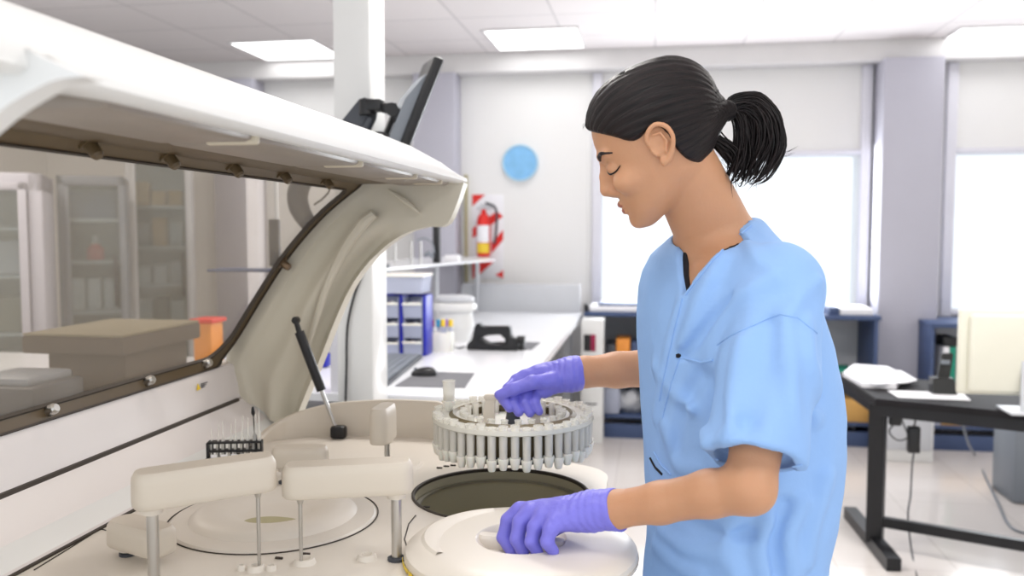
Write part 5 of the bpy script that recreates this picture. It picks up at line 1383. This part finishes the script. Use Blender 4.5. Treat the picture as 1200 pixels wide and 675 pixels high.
for (a, b, c) in (((842, 192), (848, 205), (856, 214)), ((836, 196), (840, 208), (842, 220)), ((846, 186), (855, 200), (858, 216)), ((914, 172), (922, 178), (934, 172)), ((906, 172), (920, 182), (932, 178)), ((748, 160), (742, 172), (750, 178)), ((758, 166), (756, 178), (760, 186)), ((690, 148), (684, 146), (683, 152)), ((752, 162), (748, 168), (750, 176)), ((742, 158), (736, 166), (735, 172))):
    dd = 1.345 if a[0] > 826 or a[0] < 700 else 1.305
    for j in range(3): sp_.append(([P(x + rs.randn() * 1.5, y + rs.randn() * 1.2, dd + .002 * j) for x, y in (a, b, c)], .0004, .0002))
strands('loose_strands', sp_, hr)
def f(bm):
    for dr in (-.004, .0, .004): 
        rows = []; ax_ = (ctr[1] - ctr[0]); ax_ /= np.linalg.norm(ax_); n1 = np.cross(ax_, _fw); n1 /= np.linalg.norm(n1); n2 = np.cross(ax_, n1)
        tube(bm, [TIE * .45 + ctr[0] * .55 + ax_ * dr + .0125 * (math.cos(t) * n1 + math.sin(t) * n2) for t in np.linspace(0, 2 * PI, 20)], .0034, 8, 1)
part('hair_tie', 'black', hr, f, label='black hair tie')
# ---- scrub top
HEM_N = SHN + (ELN - SHN) * .86; HEM_F = SHF + (ELF - SHF) * .66
axN = (ELN - SHN) / np.linalg.norm(ELN - SHN); axF = (ELF - SHF) / np.linalg.norm(ELF - SHF)
def shirt0(p):
    t = smin(torso(p, 0), rc(p, SHN + np.array([0, 0, -.004]), SHF + np.array([0, 0, -.004]), .056, .052), .03)
    t = smin(t, rc(p, P(852, 286, 1.42), P(848, 305, 1.42), .060, .078), .035)
    ends = HEM_N + axN * .05; sl = chain(p, [SHN, SHN * .5 + HEM_N * .5, ends], [.066, .067, .0665], .02)
    sl = smax(sl, (p - HEM_N) @ axN, .004)
    sf = chain(p, [SHF, HEM_F + axF * .05], [.058, .064], .02); sf = smax(sf, (p - HEM_F) @ axF, .004)
    d = smin(smin(t, sl, .016), sf, .02); return smax(d, p[:, 2] - P(880, 258, 1.42)[2], .006)
fold_px = [  # ridges: pixel paths over the cloth and their strength
    (((905, 325), (880, 340), (856, 356), (842, 385), (834, 420)), .010, .007), (((856, 350), (836, 372), (815, 400), (800, 414)), .005, -.012),
    (((845, 300), (830, 330), (812, 370), (800, 405)), .007, .006), (((800, 345), (790, 380), (779, 430), (768, 490)), .005, .005),
    (((918, 372), (926, 420), (930, 480), (928, 545)), .010, .006), (((902, 380), (893, 430), (880, 490), (870, 545)), .010, -.006),
    (((946, 380), (952, 430), (955, 490)), .009, .006), (((868, 400), (858, 450), (852, 510), (845, 550)), .008, .006),
    (((958, 330), (940, 345), (922, 372)), .006, .006), (((780, 500), (795, 545), (822, 552)), .008, .006), (((770, 430), (800, 470), (828, 520)), .008, .006),
    (((820, 440), (800, 480), (790, 530)), .008, -.006), (((776, 620), (800, 640), (845, 650)), .008, .007), (((790, 600), (830, 622), (880, 626)), .008, -.007),
    (((900, 612), (890, 640), (895, 672)), .008, .008), (((940, 590), (925, 630), (930, 672)), .009, .007), (((920, 590), (908, 630), (912, 672)), .007, -.007),
    (((968, 560), (955, 610), (945, 660)), .009, .006), (((770, 640), (790, 660), (820, 675)), .008, .006), (((860, 600), (850, 640), (862, 672)), .008, .006), (((870, 275), (885, 300), (905, 318)), .006, .005)]
folds = []
for pp_, r_, amp in fold_px:
    q = [march(shirt0, x, y) for x, y in pp_]; q = [a for a in q if a is not None]
    if len(q) > 1:
        q = spline(q, 5); folds.append((np.array(q), r_ * 1.5, amp))
VB = march(shirt0, 800, 347); vf, vs = [float(a[0]) for a in tf(VB[None])]
def shirt(p):
    d = shirt0(p)
    near = np.abs(d) < .03
    if near.any():
        q = p[near]; e = np.zeros(len(q))
        for pts, r_, amp in folds:
            m = None
            for a, b in zip(pts, pts[1:]):
                t_ = np.clip((q - a) @ (b - a) / max((b - a) @ (b - a), 1e-12), 0, 1); x = np.linalg.norm(q - (a + t_[:, None] * (b - a)), axis=1); m = x if m is None else np.minimum(m, x)
            e += amp * 1.8 * np.exp(-(m / r_) ** 2)
        e += .0045 * wig(q, (30, 30, 9), 3) + .0024 * wig(q, (60, 60, 30), 8)
        d = d.copy(); d[near] -= e
    f, s = tf(p)
    # v-neck opening and neck hole
    u = p[:, 2] - VB[2]; v = np.maximum((np.abs(s - vs) - u * .60) * .86, -u); v = np.where(f > .0, v, 1)
    nk = rc(p, NKB + (NKT - NKB) * -.6, NKT, .0655, .060)
    hole = np.minimum(np.maximum(v, -(f - .02)), nk)
    d = smax(d, -hole, .003)
    # hollow at the sleeve ends
    d = np.maximum(d, -np.maximum(rc(p, SHN, ELN + axN * .1, .053, .053), -((p - HEM_N) @ axN + .012)))
    return d
slo = P(740, 800, 1.42); lo2 = np.array([P(735, 400, 1.75)[0] - .02, 1.02, P(860, 790, 1.42)[2]]); hi2 = np.array([P(1005, 400, 1.42)[0] + .03, 1.90, P(870, 235, 1.42)[2]])
def shirtcut(p): return smax(shirt(p), (P(860, 770, 1.42)[2] - p[:, 2]), .004)
st_ = sdfpart('scrub_top', shirtcut, lo2, hi2, .0038, 'scrub', woman, relax=2, label='light blue v-neck scrub top')
def seam(name, pts, r=.0013, m='scrub', lift=.0, lab=None):
    q = [march(shirt, x, y) for x, y in pts]; q = [a for a in q if a is not None]
    if len(q) > 1:
        dens = []
        for i in range(len(pts) - 1):
            for j in range(6): 
                a = march(shirt, pts[i][0] + (pts[i + 1][0] - pts[i][0]) * j / 6, pts[i][1] + (pts[i + 1][1] - pts[i][1]) * j / 6)
                if a is not None: dens.append(a)
        dens.append(q[-1]); part(name, m, st_, lambda bm: tube(bm, dens, r, 6, 0), label=lab)
seam('sleeve_seam', ((840, 404), (856, 393), (878, 383), (900, 373), (914, 368), (935, 372), (958, 390)))
seam('chest_pocket', ((792, 418), (806, 421), (822, 425), (835, 422)), .0018)
seam('chest_pocket', ((796, 420), (786, 450), (776, 490)), .0012)
seam('sleeve_hem', ((838, 538), (860, 546), (890, 550), (920, 549), (940, 545)), .0017)
seam('hip_pocket', ((762, 537), (768, 548), (776, 556)), .0022, 'undert', lab='dark gap of the hip pocket opening')
seam('hip_pocket_edge', ((766, 530), (775, 545), (786, 556)), .0016)
seam('front_seam', ((799, 350), (790, 385), (780, 430), (772, 470)), .0011)
seam('neck_binding', ((803, 345), (815, 330), (835, 305), (858, 282), (880, 264)), .0020)
q = march(shirt, 795, 417)
if q is not None: part('pocket_pin', 'undert', st_, lambda bm: lathe(bm, q - np.array([0, 0, .004]), [(0, 0), (.004, .002), (.004, .006), (0, .008)], 12), label='small black pin at the pocket corner')
# black undershirt edge inside the v-neck
def under(p):
    t = smin(torso(p, -.008), rc(p, SHN, SHF, .050, .047), .02); f, s = tf(p); u = p[:, 2] - VB[2] + .0; v = np.maximum((np.abs(s - vs) - (u - .006) * .50) * .86, -(u - .006)); v = np.where(f > .0, v, 1)
    nk = rc(p, NKB + (NKT - NKB) * -.6, NKT, .0615, .0560)
    t = smax(t, -np.minimum(v, nk), .002); return np.maximum(t, VB[2] - .05 - p[:, 2])
sdfpart('undershirt', under, (lo2[0], 1.1, VB[2] - .06), hi2, .004, 'undert', woman, relax=1, label='black undershirt edge inside the v-neck')
# ---- gloves
def PX(l): return [P(*a) for a in l]
nf = dict(
    index=(PX([(609, 598, 1.335), (596, 610, 1.338), (590, 630, 1.332), (600, 647, 1.322)]), [.0122, .0112, .0104, .0092]),
    middle=(PX([(622, 601, 1.312), (610, 612, 1.308), (606, 632, 1.302), (613, 648, 1.298)]), [.0126, .0114, .0106, .0094]),
    ring=(PX([(637, 606, 1.290), (627, 618, 1.284), (623, 635, 1.279), (630, 648, 1.280)]), [.0124, .0112, .0104, .0094]),
    little=(PX([(652, 611, 1.272), (645, 621, 1.264), (641, 635, 1.260), (648, 646, 1.266)]), [.0118, .0106, .0100, .0090]))
def glove_near(p):
    w = P(698, 598, 1.285); d = None
    for k, c in enumerate(('index', 'middle', 'ring', 'little')):
        kn = nf[c][0][0]; e = rc(p, w + (kn - w) * .12, kn + np.array([0, 0, -.001]), .0225, .0128); d = e if d is None else smin(d, e, .016)
    d = smin(d, rc(p, P(690, 600, 1.29), P(660, 607, 1.31), .022, .019), .012)
    fg = None
    for c in nf:
        e = chain(p, nf[c][0], nf[c][1], .003); fg = e if fg is None else smin(fg, e, .0022)
        d = smin(d, rc(p, nf[c][0][0], nf[c][0][1], nf[c][1][0], nf[c][1][1]), .006)
    d = smin(d, fg, .0035)
    th = chain(p, PX([(672, 606, 1.315), (648, 618, 1.335), (630, 636, 1.338), (619, 648, 1.335)]), [.017, .0125, .0108, .0092], .006); d = smin(d, th, .006)
    cu = chain(p, PX([(698, 598, 1.285), (712, 597, 1.279), (729, 597, 1.272)]), [.0265, .0285, .0335], .006); cu = smax(cu, (p - P(724, 597, 1.274)) @ axW, .002)
    d = smin(d, cu, .010); q = p[np.abs(d) < .02]
    s = (p - P(724, 597, 1.274)) @ axW; r = np.exp(-((s + .035) / .03) ** 2)
    d = d - .0006 * r * np.sin(s * 620 + 3 * wig(p, (60, 60, 60), 5)) - .0014 * wig(p, (75, 75, 75), 9)
    return d
axW = (ELN - WRN) / np.linalg.norm(ELN - WRN)
c0 = P(655, 610, 1.29)
gn = sdfpart('glove', glove_near, np.minimum(P(560, 670, 1.2), P(575, 670, 1.42)) - .01, np.maximum(P(745, 560, 1.22), P(745, 560, 1.40)) + .01, .0019, 'glove', woman, relax=1, label='violet glove gripping the round cover')
axV = (ELF - WRF) / np.linalg.norm(ELF - WRF)
ff = dict(
    index=(PX([(606, 446, 1.745), (595, 455, 1.722), (590, 468, 1.700), (597, 478, 1.690)]), [.0118, .0108, .0100, .0090]),
    middle=(PX([(618, 441, 1.750), (607, 455, 1.724), (602, 472, 1.698), (608, 483, 1.690)]), [.0120, .0110, .0102, .0092]),
    ring=(PX([(632, 438, 1.750), (620, 454, 1.724), (615, 472, 1.698), (621, 484, 1.692)]), [.0118, .0108, .0100, .0090]),
    little=(PX([(645, 438, 1.745), (632, 454, 1.720), (627, 471, 1.698), (632, 482, 1.694)]), [.0112, .0100, .0092, .0084]))
def glove_far(p):
    w = P(668, 439, 1.732); d = None
    for c in ff:
        kn = ff[c][0][0]; e = rc(p, w, kn, .0275, .0145); d = e if d is None else smin(d, e, .016)
    d = smin(d, rc(p, w, P(637, 457, 1.715), .024, .0165), .014)
    fg = None
    for c in ff:
        e = chain(p, ff[c][0], ff[c][1], .003); fg = e if fg is None else smin(fg, e, .0022)
    d = smin(d, fg, .004)
    th = chain(p, PX([(650, 446, 1.712), (624, 448, 1.695), (602, 456, 1.690), (585, 463, 1.694)]), [.018, .0140, .0118, .0098], .006); d = smin(d, th, .005)
    cu = chain(p, PX([(668, 438, 1.732), (676, 437, 1.733), (689, 436, 1.736)]), [.030, .0325, .0355], .006); cu = smax(cu, (p - P(680, 436, 1.735)) @ axV, .002)
    d = smin(d, cu, .010); s = (p - P(680, 436, 1.735)) @ axV; r = np.exp(-((s + .03) / .03) ** 2)
    return d - .0007 * r * np.sin(s * 560 + 3 * wig(p, (60, 60, 60), 6)) - .0012 * wig(p, (75, 75, 75), 12)
sdfpart('glove', glove_far, P(565, 500, 1.66) - np.array([.02, .04, .0]), P(695, 405, 1.80) + np.array([.03, .03, .02]), .0021, 'glove', woman, relax=1, label='violet glove closed round the carousel handle')
# ---- trousers and shoes
zt_ = P(860, 762, 1.42)[2]; bc = P(856, 760, 1.42)
def feet(sgn): return np.array([bc[0], bc[1], 0]) + BS * (.095 * sgn) + BF * (.03 * sgn)
def trousers(p):
    hipc = np.array([bc[0], bc[1], zt_]); d = None
    d = ell(p, hipc + np.array([0, 0, -.02]), (.17, .17, .16))
    for sg in (1, -1):
        ft = feet(sg); hp_ = hipc + BS * .085 * sg; kn = (ft + hp_) / 2 + BF * .02; kn[2] = .48
        d = smin(d, chain(p, [hp_ + np.array([0, 0, -.05]), kn, ft + np.array([0, 0, .09])], [.098, .074, .062], .03), .03)
    d = np.maximum(d, p[:, 2] - (zt_ + .03)); d = np.maximum(d, .06 - p[:, 2]); return d - .003 * wig(p, (30, 30, 12), 21)
sdfpart('trousers', trousers, (bc[0] - .26, bc[1] - .26, .03), (bc[0] + .26, bc[1] + .26, zt_ + .06), .009, 'scrub', woman, relax=2, label='light blue scrub trousers')
for sg in (1, -1):
    ft = feet(sg)
    def shoe(p):
        d = smin(rc(p, ft + np.array([0, 0, .055]) - BF * .04, ft + BF * .15 + np.array([0, 0, .035]), .042, .036), rc(p, ft + np.array([0, 0, .05]), ft + np.array([0, 0, .10]), .044, .04), .02); return smax(d, .001 - p[:, 2], .004)
    sdfpart('shoe', shoe, ft - np.array([.25, .25, .01]), ft + np.array([.25, .25, .16]), .006, 'shoe', woman, relax=1)
